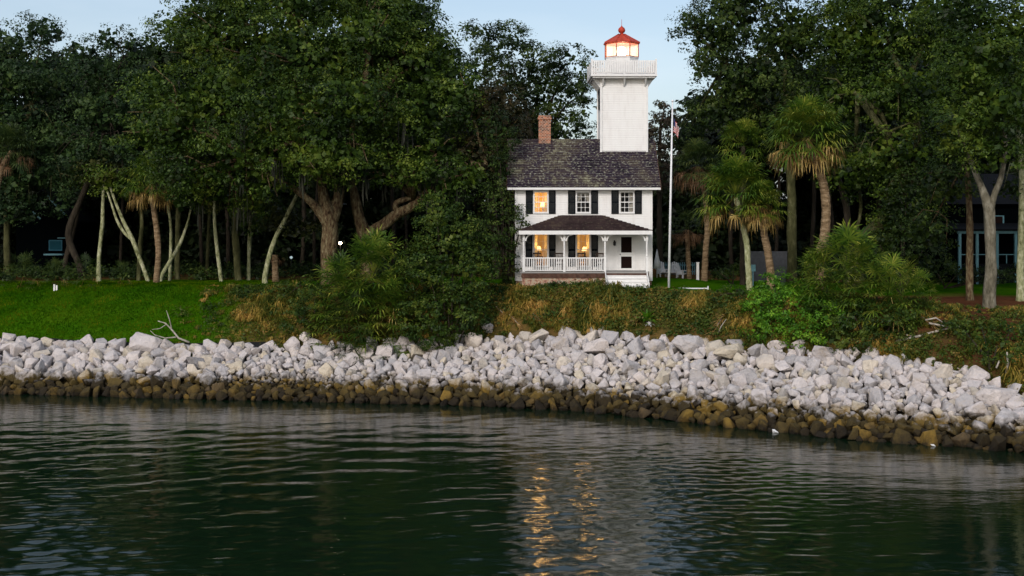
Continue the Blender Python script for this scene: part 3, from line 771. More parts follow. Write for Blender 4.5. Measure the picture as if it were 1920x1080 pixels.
tree('live_oak', 'live oak whose great low limb sweeps right behind the palmetto, dark hollow crown', 'oak tree', 85,
     [[(690, 460, 26), (680, 430, 24), (671, 400, 20), (664, 365, 17), (656, 330, 16), (655, 280, 13), (700, 210, 9)],
      [(688, 450, 26), (702, 432, 24, -.4), (722, 420, 22, -.8), (745, 402, 20, -1), (770, 388, 16, -1), (800, 360, 12, -1), (830, 330, 10, -1)],
      [(745, 400, 12, -1), (742, 382, 11, -1.1), (758, 374, 9, -1.2), (775, 372, 5, -1.2)],
      [(820, 345, 9, -1), (860, 330, 6, -.6), (913, 313, 4, -.6)]],
     [(800, 130, 90, 90, 87, 4), (860, 190, 60, 70, 86, 3.4), (770, 220, 90, 60, 85, 3.2), (740, 290, 60, 40, 84, 2.2), (820, 290, 60, 45, 84, 2.4), (730, 30, 80, 50, 89, 3.5), (830, 345, 56, 46, 82.4, 1.8), (880, 330, 40, 40, 82.6, 1.5), (720, 325, 44, 26, 82.5, 1.4), (775, 325, 40, 34, 82, 1.4), (770, 45, 60, 60, 88, 3)],
     M['oak'], M['bark_oak'], moss=30, seed=2)
tree('magnolia_tree', 'rusty-tinged magnolia filling the gap between the oak and the chimney', 'magnolia', 87,
     [[(930, 500, 16), (925, 400, 15), (930, 300, 12), (940, 220, 9)]],
     [(930, 200, 62, 60, 86, 2.8), (960, 260, 50, 45, 85, 2.3), (900, 290, 55, 60, 86, 2.5), (950, 350, 40, 60, 87, 2.2), (925, 420, 45, 60, 88, 2.2), (985, 300, 22, 30, 84.5, 1.2)],
     M['magnolia'], M['bark_dark'], seed=3)
tree('shade_tree', 'ragged open-crowned tree standing behind the chimney with sky showing through', 'tree', 99,
     [[(1000, 480, 18), (1000, 300, 13), (985, 200, 8), (960, 120, 4)], [(1000, 300, 8), (1030, 200, 5), (1060, 130, 3)], [(1010, 260, 6), (1060, 200, 4), (1095, 175, 2.5)]],
     [(940, 85, 55, 32, 99, 2.4), (1000, 110, 45, 25, 98, 2), (1060, 105, 42, 20, 99, 1.6), (1090, 130, 24, 16, 98, 1.2), (1000, 175, 60, 40, 100, 2.4), (1065, 180, 36, 28, 98, 1.7), (1045, 235, 60, 28, 99, 2.0), (970, 240, 60, 40, 101, 2.4), (905, 60, 26, 22, 100, 1.4), (920, 130, 50, 40, 100, 2.2), (985, 150, 50, 34, 99.5, 2), (1035, 150, 40, 30, 99, 1.7), (1080, 160, 26, 22, 98.5, 1.3), (960, 60, 30, 18, 99.5, 1.3), (1030, 200, 50, 30, 99.5, 1.9), (1095, 210, 20, 35, 98, 1), (1095, 250, 24, 16, 98, 1)],
     M['oak_dark'], M['bark_dark'], seed=4, rag=.2, fill=.35, dens=1.15, under=.9, clump=.7, twigs=False)
tree('shade_tree', 'small reddish tree top rising between the tower and the flagpole', 'tree', 97,
     [[(1238, 500, 12), (1236, 350, 9), (1238, 240, 6)]],
     [(1225, 235, 18, 28, 97, 1.2), (1250, 250, 22, 30, 97, 1.2), (1240, 200, 9, 14, 97, .6), (1235, 310, 40, 45, 97, 1.7), (1258, 225, 9, 14, 97, .5)],
     M['red_tree'], M['bark_dark'], seed=5, rag=.2, clump=.55, leaf=.22, fill=.3)
tree('shade_tree', 'tall dark tree at the far left with a lumpy top against the sky', 'tree', 96,
     [[(14, 500, 13), (13, 440, 12), (20, 300, 11), (60, 200, 9)]],
     [(80, 60, 45, 32, 97, 2.2), (15, 90, 60, 40, 97, 2.6), (60, 150, 90, 60, 96, 3.4), (140, 95, 28, 26, 97, 1.5), (20, 230, 80, 50, 95, 3), (110, 260, 70, 45, 95, 2.7), (-60, 150, 70, 80, 97, 3), (70, 330, 60, 30, 95, 2), (20, 340, 50, 50, 94, 2), (10, 400, 40, 30, 94.5, 1.4), (60, 385, 40, 30, 95, 1.4), (125, 380, 30, 30, 95, 1.3)],
     M['oak_blue'], M['bark_green'], seed=6, rag=.17)
tree('shade_tree', 'dark blue-green tree with small peaked tops left of the big oak', 'tree', 94,
     [[(150, 500, 13), (128, 440, 13), (152, 372, 11), (190, 280, 9), (200, 180, 7)]],
     [(205, 75, 30, 28, 95, 1.6), (180, 130, 55, 50, 94, 2.4), (245, 90, 24, 30, 95, 1.5), (200, 210, 75, 55, 93, 2.8), (160, 300, 60, 40, 92, 2.3), (240, 160, 50, 50, 94, 2.2), (225, 285, 50, 35, 91, 1.8)],
     M['oak_blue'], M['bark_dark'], seed=7, rag=.17)
tree('shade_tree', 'broad dark oak crown leaning into the picture above the palms', 'oak tree', 88,
     [[(1485, 500, 19), (1485, 430, 18), (1484, 370, 17), (1480, 280, 15), (1470, 180, 12)], [(1482, 300, 10), (1420, 200, 8), (1360, 120, 6)]],
     [(1350, 60, 75, 60, 88, 3.4), (1320, 120, 34, 40, 87, 1.8), (1400, 150, 85, 65, 87, 3.2), (1480, 70, 90, 75, 89, 3.6), (1340, 210, 50, 40, 88, 2.2), (1290, 40, 26, 26, 88, 1.3), (1430, 230, 80, 50, 88, 2.6), (1390, 10, 80, 50, 89, 3), (1290, 255, 30, 30, 90, 1.6), (1500, 200, 70, 60, 88, 2.8)],
     M['oak_dark'], M['bark_green'], seed=8)
tree('live_oak', 'huge dark live oak with a bent mossy limb behind the right palmettos', 'oak tree', 82,
     [[(1600, 470, 34), (1618, 448, 30), (1640, 428, 27), (1665, 405, 25), (1700, 350, 22, .5), (1720, 260, 18, 1), (1700, 160, 12, 1)], [(1700, 350, 12, .5), (1660, 250, 10, 0), (1610, 180, 8, 0)]],
     [(1620, 80, 110, 80, 85, 4.2), (1740, 60, 110, 80, 85, 4.4), (1680, 180, 110, 70, 83, 3.8), (1580, 190, 70, 60, 84, 2.8), (1680, 290, 85, 60, 82, 3), (1620, 10, 100, 50, 86, 4), (1700, 400, 60, 70, 81, 2.2), (1600, 320, 60, 50, 85, 2.3)],
     M['oak'], M['bark_green'], seed=9)
tree('shade_tree', 'grey-barked tree forking in a Y in front of the blue house, standing nearest the water', 'tree', 66.5,
     [[(1855, 560, 25), (1858, 500, 21), (1857, 450, 20), (1855, 405, 20), (1853, 388, 20), (1843, 358, 15, .1), (1832, 332, 11, .2), (1815, 290, 9, .4), (1790, 230, 6, .5)],
      [(1856, 395, 14), (1866, 360, 12, -.1), (1876, 335, 10, -.2), (1885, 280, 8, 0), (1880, 200, 6, 0)]],
     [(1850, 90, 100, 80, 69, 3.2), (1900, 200, 70, 60, 69, 2.5), (1810, 190, 70, 60, 69, 2.4), (1860, 285, 60, 42, 65.2, 1.3), (1875, 200, 80, 60, 65.2, 1.6), (1800, 230, 60, 50, 65.6, 1.5), (1840, 120, 80, 60, 66, 1.8), (1800, 20, 80, 50, 70, 2.6), (1930, 50, 70, 60, 69, 2.4), (1790, 285, 42, 34, 68, 1.4)],
     M['oak'], M['bark_grey'], seed=10, clump=.7, twigs=False)
tree('slender_tree', 'straight brown trunk between the forked tree and the left post of the blue house', 'tree', 72,
     [[(1818, 540, 14), (1818, 470, 13), (1818, 400, 12), (1812, 300, 10)]],
     [(1770, 350, 55, 50, 73, 2), (1800, 300, 40, 40, 73, 1.5), (1740, 440, 40, 50, 74, 1.6)], M['oak_dark'], M['bark_oak'], seed=11)
tree('slender_tree', 'lichen-pale trunk at the right edge beside the blue house', 'tree', 72,
     [[(1913, 540, 15), (1914, 470, 13), (1916, 400, 12), (1915, 300, 11), (1905, 200, 8)]],
     [(1925, 280, 45, 50, 73, 1.8), (1960, 180, 60, 60, 73, 2.2), (1905, 350, 26, 22, 73, 1)], M['oak_dark'], M['bark_pale'], seed=12)
tree('slender_tree', 'thin crooked dim trunk in the shade behind the tallest palm', 'tree', 86,
     [[(1603, 460, 8), (1606, 430, 7), (1613, 400, 6), (1612, 360, 6), (1595, 300, 5)]],
     [(1590, 270, 40, 36, 87, 1.6)], M['oak_dark'], M['bark_green'], seed=13)
tree('slender_tree', 'dim trunk leaning left in the shade just right of the tallest palm', 'tree', 88,
     [[(1590, 500, 15), (1588, 400, 13), (1580, 360, 12), (1565, 320, 10)]],
     [(1550, 290, 40, 40, 89, 1.8)], M['oak_dark'], M['bark_dark'], seed=14)

for i, (px, Y, lab) in enumerate([(2040, 74, 'oak standing in front of the blue house beyond the right edge'), (2230, 78, 'far oak beyond the right edge past the blue house'), (-130, 92, 'oak at the end of the lawn beyond the left edge'), (-330, 94, 'farthest oak past the left end of the lawn')]):
    tree('shade_tree', lab, 'tree', Y, [[(px, 540, 22), (px + 4, 440, 20), (px - 6, 340, 17), (px + 8, 240, 12)]],
         [(px, 180, 110, 80, Y, 4), (px - 70, 270, 70, 50, Y, 2.6), (px + 80, 250, 80, 60, Y, 3), (px + 20, 80, 90, 60, Y + 2, 3.4)], M['oak'], M['bark_grey'], seed=90 + i)
# slender pale trunks of the grove, left
GR = 'slender pale trunks of the left grove'
for i, (lab, Y, lb, lo, bk) in enumerate([
    ('pale lichened trunk standing alone at the left end of the grove', 90, [[(185, 522, 9), (186, 480, 8), (192, 420, 7), (194, 362, 6), (200, 320, 5)]], [(195, 320, 45, 35, 90, 1.6)], 'bark_pale'),
    ('pale twin trunk joining low and leaning left out of the palm base', 89, [[(277, 525, 8), (262, 485, 8), (249, 450, 8), (236, 425, 7), (225, 400, 6), (214, 372, 5), (203, 340, 4)], [(250, 452, 5), (232, 435, 5), (219, 412, 5), (210, 385, 4), (201, 358, 4)]], [(205, 335, 40, 30, 89, 1.5), (240, 345, 40, 28, 90, 1.5)], 'bark_pale'),
    ('straight greenish trunk just left of the palm', 91, [[(260, 525, 9), (262, 470, 8), (266, 415, 7), (262, 360, 5)]], [(262, 350, 40, 30, 92, 1.5)], 'bark_green'),
    ('thin upright pale trunk just right of the palm', 90, [[(318, 526, 6), (320, 470, 6), (320, 420, 5), (314, 376, 5), (320, 340, 4)]], [(325, 350, 38, 34, 91, 1.5)], 'bark_pale'),
    ('pale trunk leaning right, rising from the foot of the palm', 89, [[(302, 520, 8), (320, 488, 7), (336, 460, 7), (347, 432, 5), (354, 408, 4), (362, 370, 3)]], [(370, 370, 40, 30, 89, 1.5)], 'bark_pale'),
    ('mottled upright trunk crossed by the right-leaning one', 93, [[(332, 515, 11), (333, 460, 10), (334, 412, 10), (336, 350, 7)]], [(345, 350, 45, 40, 94, 1.7)], 'bark_green'),
    ('bright thin curved trunk in the middle of the grove', 88, [[(415, 530, 8), (410, 490, 7), (405, 447, 7), (402, 400, 6), (402, 330, 4)]], [(405, 365, 40, 32, 88.5, 1.5)], 'bark_pale'),
    ('thickest mossy yellow-green trunk of the grove', 89, [[(447, 528, 15), (444, 480, 14), (441, 430, 13), (441, 380, 12), (438, 330, 9)]], [(440, 360, 46, 36, 89.5, 1.7), (470, 410, 36, 28, 88.5, 1.3)], 'bark_green'),
    ('short bright trunk close to the right of the thick mossy one', 90, [[(466, 528, 8), (467, 480, 7), (468, 440, 7), (470, 380, 5)]], [(480, 380, 40, 32, 91, 1.5)], 'bark_pale'),
    ('bright bare trunk leaning right, rightmost of the grove and nearest the oak', 86, [[(497, 517, 10), (505, 480, 9), (516, 447, 9), (534, 412, 8), (552, 375, 7), (568, 342, 5)]], [(560, 430, 40, 24, 86.5, 1.2), (520, 400, 34, 24, 87, 1.3)], 'bark_pale'),
    ('dim thin trunk in the shadow left of the bright curved one', 97, [[(388, 515, 7), (390, 460, 6), (392, 415, 6), (392, 350, 5)]], [(385, 360, 40, 36, 98, 1.6)], 'bark_green'),
    ('faint slim trunk standing far back in the dark, left of the grove palmetto shrubs', 98, [[(121, 500, 10), (135, 440, 10), (151, 373, 9), (160, 320, 8)]], [(165, 330, 45, 36, 99, 1.8)], 'bark_dark'),
    ]):
    tree('slender_tree', lab, 'tree', Y, lb, lo, M['oak' if i % 3 else 'olive'], M[bk], group=GR, seed=40 + i, twigs=False, leaf=.24)
r_ = np.random.default_rng(5)
for i, (px, wd) in enumerate([(225, 6), (378, 7), (428, 8), (565, 9), (590, 7), (735, 8), (760, 6), (1372, 9), (1455, 7), (1520, 9), (1560, 8), (1650, 9), (1710, 8), (1765, 10), (1790, 7)]):
    tree('dark_tree', 'near-black trunk and crown deep in the shade ' + ('behind the left grove and big oak' if px < 1000 else 'behind the right-hand palms and forked tree'), 'tree', 101 + (i % 4) * 2.2,
         [[(px, 508, wd), (px + r_.uniform(-5, 5), 430, wd * .9), (px + r_.uniform(-8, 8), 330, wd * .8), (px + r_.uniform(-14, 14), 250, wd * .6)]],
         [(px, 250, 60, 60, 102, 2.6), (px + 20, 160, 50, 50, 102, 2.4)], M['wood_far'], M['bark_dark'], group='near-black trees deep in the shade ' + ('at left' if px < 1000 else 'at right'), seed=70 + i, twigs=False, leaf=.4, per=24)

# palms
palm('tallest palm with a round crown and thick tan skirt of dead fronds, right of centre', 74, [(1538, 480, 19), (1545, 450, 18), (1549, 400, 17), (1545, 350, 16), (1533, 312, 15)], (1512, 258), 90, 1, nf=88, dead=34)
palm('lower palm with yellow-green crown spilling left, pale mottled trunk', 79, [(1405, 530, 12), (1402, 490, 11), (1399, 450, 11)], (1380, 368), 90, 2, nf=66, dead=14, mat=M['bark_pale'])
palm('palm crowded against the yellow-green one with ruddy trunk and tan skirt', 78, [(1445, 510, 15), (1439, 470, 14), (1433, 438, 13)], (1428, 388), 56, 3, nf=48, dead=26)
palm('shaded palm with long hanging brown fronds just right of the flagpole', 87, [(1321, 520, 12), (1323, 470, 11), (1326, 430, 10), (1322, 370, 9)], (1308, 312), 58, 4, dark=True, nf=46, dead=44)
palm('short dim palm with a brown dead crown beside the flagpole', 90, [(1292, 520, 9), (1290, 470, 9)], (1288, 430), 40, 5, dark=True, nf=18, dead=30)
palm('palm peeping over the yellow-green one, only its upper fronds in view', 85, [(1392, 510, 10), (1392, 400, 10), (1394, 330, 9)], (1393, 272), 56, 6, nf=44, dead=0, mat=M['bark_dark'])
palm('palm in the left grove with a golden skirt of dead fronds', 87, [(293, 528, 12), (297, 480, 11), (294, 430, 11), (288, 390, 10)], (283, 345), 62, 7, nf=52, dead=26)
palm('leaning palm cut by the left edge with yellowing lower fronds', 86, [(-22, 420, 13), (-8, 360, 12), (6, 310, 10)], (22, 282), 56, 8, dark=True, nf=44, dead=10)
palm('squat palm stump with criss-cross boots beside the rightmost leaning trunk', 88, [(517, 525, 13), (516, 500, 12)], (516, 476), 26, 9, dark=True, nf=12, dead=6)

# ------------------------------------------------------------------ shrubs and palmettos
def shrub(name, label, px, py, Y, lobes, mat, seed, leaf=.15, clump=.42, per=34, stems=True, cat='shrub', **kw):
    r = np.random.default_rng(seed)
    LB = []
    for a in lobes:
        Ys = min(a[4], surfY(a[0], a[1] + a[3] * .75) - .1); LB.append(lob(a[0], a[1], a[2], a[3], Ys, a[5]))
    Y = min(Y, min(b[1] for b in LB) + .6); c = W(px, py, Y); g = gz(c.x, Y); root = thing(name, label, cat, (c.x, Y, g))
    mb = MB()
    for b in LB:
        mb.tube([(c.x + r.normal() * .15, Y + r.normal() * .15, g - .15), ((c.x + b[0]) / 2, (Y + b[1]) / 2, (g + b[2]) / 2 + .1), (b[0], b[1], b[2] + b[5] * .3)], [.07, .05, .02], 6)
    mb.build('stem', M['bark_dark'], root)
    V = crown_pts(LB, r, clump=clump, leaf=leaf, per=per, **kw); np_mesh('foliage', V, quads(V), mat, root)
    return root
shrub('wax_myrtle', 'tall dense dark green bush rising from the rocks to the eaves left of the house', 845, 620, 74.8,
      [(850, 455, 58, 60, 75.2, 1.7), (818, 410, 42, 45, 75.6, 1.4), (872, 530, 56, 55, 74.9, 1.6), (800, 510, 56, 60, 75.0, 1.7), (840, 590, 64, 46, 74.2, 1.4), (898, 480, 32, 45, 75.5, 1.2), (785, 595, 44, 42, 74.0, 1.2), (885, 598, 30, 34, 74.0, .9), (815, 625, 50, 26, 73.6, .8)], M['shrub'], 21, leaf=.18, clump=.5, per=54, dens=1.2)
shrub('wax_myrtle', 'tall dark growth pressed against the left corner of the house', 950, 520, 79.5,
      [(938, 320, 20, 50, 79.3, .9), (930, 250, 34, 44, 80.5, 1.3), (958, 262, 16, 18, 80.5, .6), (928, 400, 30, 55, 79.3, 1.2), (948, 430, 24, 44, 79.3, .9), (935, 480, 30, 45, 79.2, 1.1), (955, 505, 18, 26, 78.9, .7), (982, 405, 11, 15, 78.9, .4), (968, 388, 12, 16, 79.2, .4)], M['oak_dark'], 22, leaf=.16)
palmetto('bushy light green palmetto below the great low limb', 700, 515, 86, 75.8, 31, nf=56)
palmetto('drooping palmetto in front of the oak trunk, left part of the clump', 642, 545, 72, 75.6, 32, nf=48)
palmetto('low palmetto with a tan hanging dead frond at the rocks edge', 738, 575, 56, 74.6, 33, nf=36, dead=7)
palmetto('dark low palmetto at the foot of the clump behind the rocks', 668, 600, 54, 74.2, 34, dark=True, nf=36)
palmetto('largest palmetto of the right thicket, under the bent mossy limb', 1590, 510, 92, 69, 35, nf=64)
palmetto('palmetto with spiky fronds on the right side of the thicket', 1670, 550, 74, 67, 36, nf=48, dead=3)
palmetto('palmetto at the left of the thicket behind the bright shrubs', 1532, 525, 56, 70, 37, nf=36)
palmetto('small fan palmetto whose fronds point right toward the forked tree', 1718, 555, 48, 66.5, 38, nf=28)
for i, (px, py, rad, Y, lab) in enumerate([(45, 512, 40, 89, 'leftmost palmetto beyond the lawn'), (105, 515, 32, 91, 'palmetto beyond the lawn beside the dark cottage'), (160, 512, 34, 90, 'palmetto beyond the lawn below the leaning dim trunk'), (228, 515, 26, 92, 'small palmetto beyond the lawn between two pale trunks')]):
    palmetto(lab, px, py, rad, Y, 50 + i, dark=True, nf=22, dead=2, group='palmettos along the far edge of the lawn')
shrub('bright_shrub', 'bright yellow-green shrub in front of the ruddy palm trunk', 1455, 575, 71,
      [(1452, 540, 32, 30, 70.4, .95), (1425, 575, 30, 28, 70, .8), (1475, 585, 38, 34, 69.5, 1), (1440, 612, 42, 30, 69, .9)], M['bright'], 23, leaf=.15, dens=1.4, per=48)
shrub('bright_shrub', 'second bright green shrub right of the first, spilling toward the rocks', 1530, 600, 70,
      [(1530, 560, 30, 28, 70.5, .8), (1545, 600, 42, 32, 69.5, 1), (1510, 630, 40, 24, 68.5, .8), (1515, 540, 22, 22, 70.2, .6)], M['bright'], 24, leaf=.15, dens=1.4, per=48)
shrub('wax_myrtle', 'deep green bush filling the slope between the bright shrubs and the driftwood', 1630, 610, 67,
      [(1600, 600, 50, 36, 67.5, 1.3), (1660, 600, 46, 34, 67, 1.2), (1580, 640, 40, 22, 66.5, .8), (1640, 640, 46, 22, 66, .8), (1700, 600, 34, 32, 66, .9), (1570, 585, 44, 34, 67.5, 1)], M['shrub'], 25, leaf=.17, dens=1.2)
shrub('wax_myrtle', 'dark scrubby bush under the forked tree at the right edge', 1860, 630, 62,
      [(1840, 620, 44, 26, 62.5, 1.1), (1900, 620, 44, 34, 62, 1.1), (1800, 615, 26, 18, 63, .8), (1870, 655, 50, 26, 60.5, .9), (1930, 655, 40, 36, 60.5, 1)], M['shrub'], 26)
shrub('wax_myrtle', 'small bush at the foot of the bank left of the palmetto clump', 590, 585, 76.5,
      [(590, 570, 36, 30, 77, 1), (560, 600, 30, 22, 76, .8), (615, 605, 30, 24, 76, .8)], M['shrub'], 27)
shrub('wax_myrtle', 'low dark hedge-like shrub at the top of the scrub slope', 540, 540, 80,
      [(520, 545, 34, 18, 80.5, 1), (565, 540, 34, 20, 80, 1), (470, 548, 30, 12, 81, .8)], M['shrub'], 28)
shrub('wax_myrtle', 'dark shrub under the dim trees behind the flagpole', 1375, 515, 86, [(1375, 508, 24, 14, 86, .8), (1350, 515, 18, 10, 86, .6)], M['oak_dark'], 29)
shrub('wax_myrtle', 'dim rounded shrubs in shade beside the blue house porch', 1770, 520, 84, [(1750, 500, 40, 30, 84, 1.3), (1800, 515, 34, 20, 84, 1), (1860, 518, 40, 18, 84, 1), (1910, 515, 26, 20, 84, 1)], M['oak_dark'], 30)
shrub('wax_myrtle', 'olive shrub on the bank edge right of the flagpole rail', 1385, 550, 76.5, [(1380, 548, 26, 14, 76.5, .7), (1350, 556, 20, 10, 76, .5)], M['shrub'], 61)
shrub('leafy_tree', 'round dark sapling between the thicket and the blue house', 1690, 470, 78, [(1690, 430, 55, 50, 79, 1.9), (1650, 470, 40, 36, 78, 1.4), (1730, 480, 40, 36, 78, 1.4), (1700, 360, 50, 40, 80, 1.7)], M['oak_dark'], 62, leaf=.18, clump=.55, cat='sapling')

# spiky plant and straw piles
def spiky(label, px, py, rad, Y, mat, seed, n=70, name='yucca', cat='yucca', e0=80, e1=5, wd=.05):
    r = np.random.default_rng(seed); Y = min(Y, surfY(px, py + rad * .4)) - .1; c = W(px, py, Y); c.z = gz(c.x, Y) + .05; Rm = rad * Y / F; V = []
    for i in range(n):
        az = r.uniform(0, 6.28); el = R(r.uniform(e1, e0)); d = np.array([math.cos(az) * math.cos(el), math.sin(az) * math.cos(el), math.sin(el)])
        l = Rm * r.uniform(.6, 1.1); o = np.array(c); s = nrm(np.cross(d, [0, 0, 1.])) * wd
        m_ = o + d * l * .6; t_ = o + d * l + np.array([0, 0, -l * .25])
        V += [o - s * .5, m_ - s, m_ + s, o + s * .5, m_ - s, t_, t_ + s * .1, m_ + s]
    root = thing(name, label, cat, tuple(c)); np_mesh('blades', V, quads(V), mat, root); return root
spiky('small spiky green plant in the middle of the bank below the house', 1212, 588, 34, 74.6, M['bright'], 1)
spiky('golden tuft of dry grass left of the spiky green plant', 1192, 598, 22, 74.3, M['straw'], 2, name='grass_tuft', cat='grass tuft', wd=.025)
spiky('white flowering tuft just under the spiky green plant', 1218, 606, 14, 74, M['white'], 3, n=26, name='grass_tuft', cat='grass tuft', wd=.03)
spiky('spray of green blades at the right edge where the rocks end', 1900, 728, 30, 59, M['bright'], 4, n=160, name='grass_tuft', cat='grass tuft', e0=80, e1=20, wd=.025)
def straw_pile(label, pts, Y, seed, n=60, l=1.3, wd=.02, mat='straw', name='palm_frond', cat='dead frond'):
    """a fallen dead frond: blades hanging along a line pts (px,py)"""
    r = np.random.default_rng(seed); V = []
    ya, yb = surfY(*pts[0], .3), surfY(*pts[1], .3); a, b = W(*pts[0], ya), W(*pts[1], yb)
    a, b = np.array(a), np.array(b)
    for i in range(n):
        t = r.random(); o = a + (b - a) * t; d = nrm((b - a) / np.linalg.norm(b - a) + r.normal(size=3) * .28); ll = l * r.uniform(.4, 1)
        s = nrm(np.cross(d, r.normal(size=3))) * wd; e = o + d * ll
        V += [o - s, e - s * .3, e + s * .3, o + s]
    root = thing(name, label, cat, tuple(a)); mb = MB(); mb.tube([a, (a + b) / 2 + [0, 0, .05], b], [.03, .025, .015], 6); mb.build('stalk', M['driftwood'], root)
    np_mesh('blades', V, quads(V), M[mat], root)
straw_pile('large fallen golden frond on the bank right of the pointed boulder', [(1362, 585), (1336, 625)], 74.4, 1, 110, .9)
straw_pile('tan frond fallen against the rocks beside the low palmetto', [(752, 565), (768, 590)], 74.4, 2, 60, .6)
straw_pile('orange-brown frond lying among the rocks at left of centre', [(548, 655), (556, 672)], 73, 3, 50, .5)
straw_pile('orange frond lying on the rocks under the palmetto clump', [(690, 668), (705, 680)], 72.6, 4, 50, .6)
straw_pile('rusty frond wedged between boulders near the driftwood heap', [(1795, 690), (1812, 700)], 62.5, 5, 50, .5)
straw_pile('reddish dead fronds on the ground above the driftwood heap', [(1722, 592), (1745, 605)], 64.5, 6, 70, .8)
straw_pile('orange patch of dead fern high on the bank below the porch', [(1000, 588), (1016, 606)], 74.6, 7, 160, .6)
straw_pile('second orange bracken patch lower on the bank, left of the first', [(955, 590), (975, 612)], 74.6, 8, 140, .5)
straw_pile('golden bracken patch on the bank just above the perched boulder', [(930, 575), (945, 590)], 74.6, 9, 110, .5)

# driftwood
def branch(label, lines, Y, name='driftwood', cat='driftwood', mat='driftwood'):
    Y = surfY(lines[0][0][0], lines[0][0][1], .25); p = W(*lines[0][0][:2], Y); root = thing(name, label, cat, (p.x, Y, gz(p.x, Y))); mb = MB()
    for l in lines:
        P = []; Rr = []
        for q in l:
            YY = Y + (q[3] if len(q) > 3 else 0); v = W(q[0], q[1], YY); v.z = max(v.z, gz(v.x, YY) + .05); P.append(v); Rr.append(q[2] * YY / F / 2)
        mb.tube(P, Rr, 6, .2)
    mb.build('branch', M[mat], root)
branch('bleached dead branch lying on the lawn edge above the rocks', [[(355, 642, 4), (335, 634, 4), (322, 618, 3), (310, 606, 2.4), (296, 602, 1.6)], [(330, 632, 3), (310, 634, 2.4), (290, 628, 1.6), (282, 620, 1)], [(322, 618, 2.4), (318, 600, 2), (312, 582, 1.2)], [(312, 608, 1.8), (300, 616, 1.4), (285, 618, 1)]], 76.4)
branch('tangled heap of bleached driftwood on the bank at right', [[(1680, 640, 4), (1720, 636, 5), (1745, 632, 4), (1765, 622, 2)], [(1700, 628, 3), (1718, 632, 3), (1740, 640, 2)], [(1720, 660, 2), (1735, 650, 3), (1742, 636, 2)], [(1742, 606, 4), (1764, 610, 3), (1784, 618, 2)], [(1754, 622, 5), (1770, 624, 4)], [(1768, 658, 3), (1778, 668, 4), (1772, 678, 3)], [(1785, 675, 3), (1800, 668, 3), (1808, 652, 2)], [(1735, 600, 3), (1755, 596, 3), (1770, 606, 2)]], 63.5)
branch('short pale stump of driftwood near the right edge below the dark bush', [[(1886, 700, 4), (1890, 680, 5), (1888, 660, 3)], [(1868, 690, 4), (1874, 676, 3)]], 60.5)
branch('curled pale root at the waterline under the palmetto clump', [[(700, 740, 2.4), (712, 742, 2.4), (722, 738, 2), (732, 746, 2), (736, 752, 1.6)]], 66.9)
branch('slim pale stick leaning on the bank below the golden frond', [[(1345, 628, 1.6), (1352, 612, 1.6), (1362, 598, 1.2)]], 73.6)

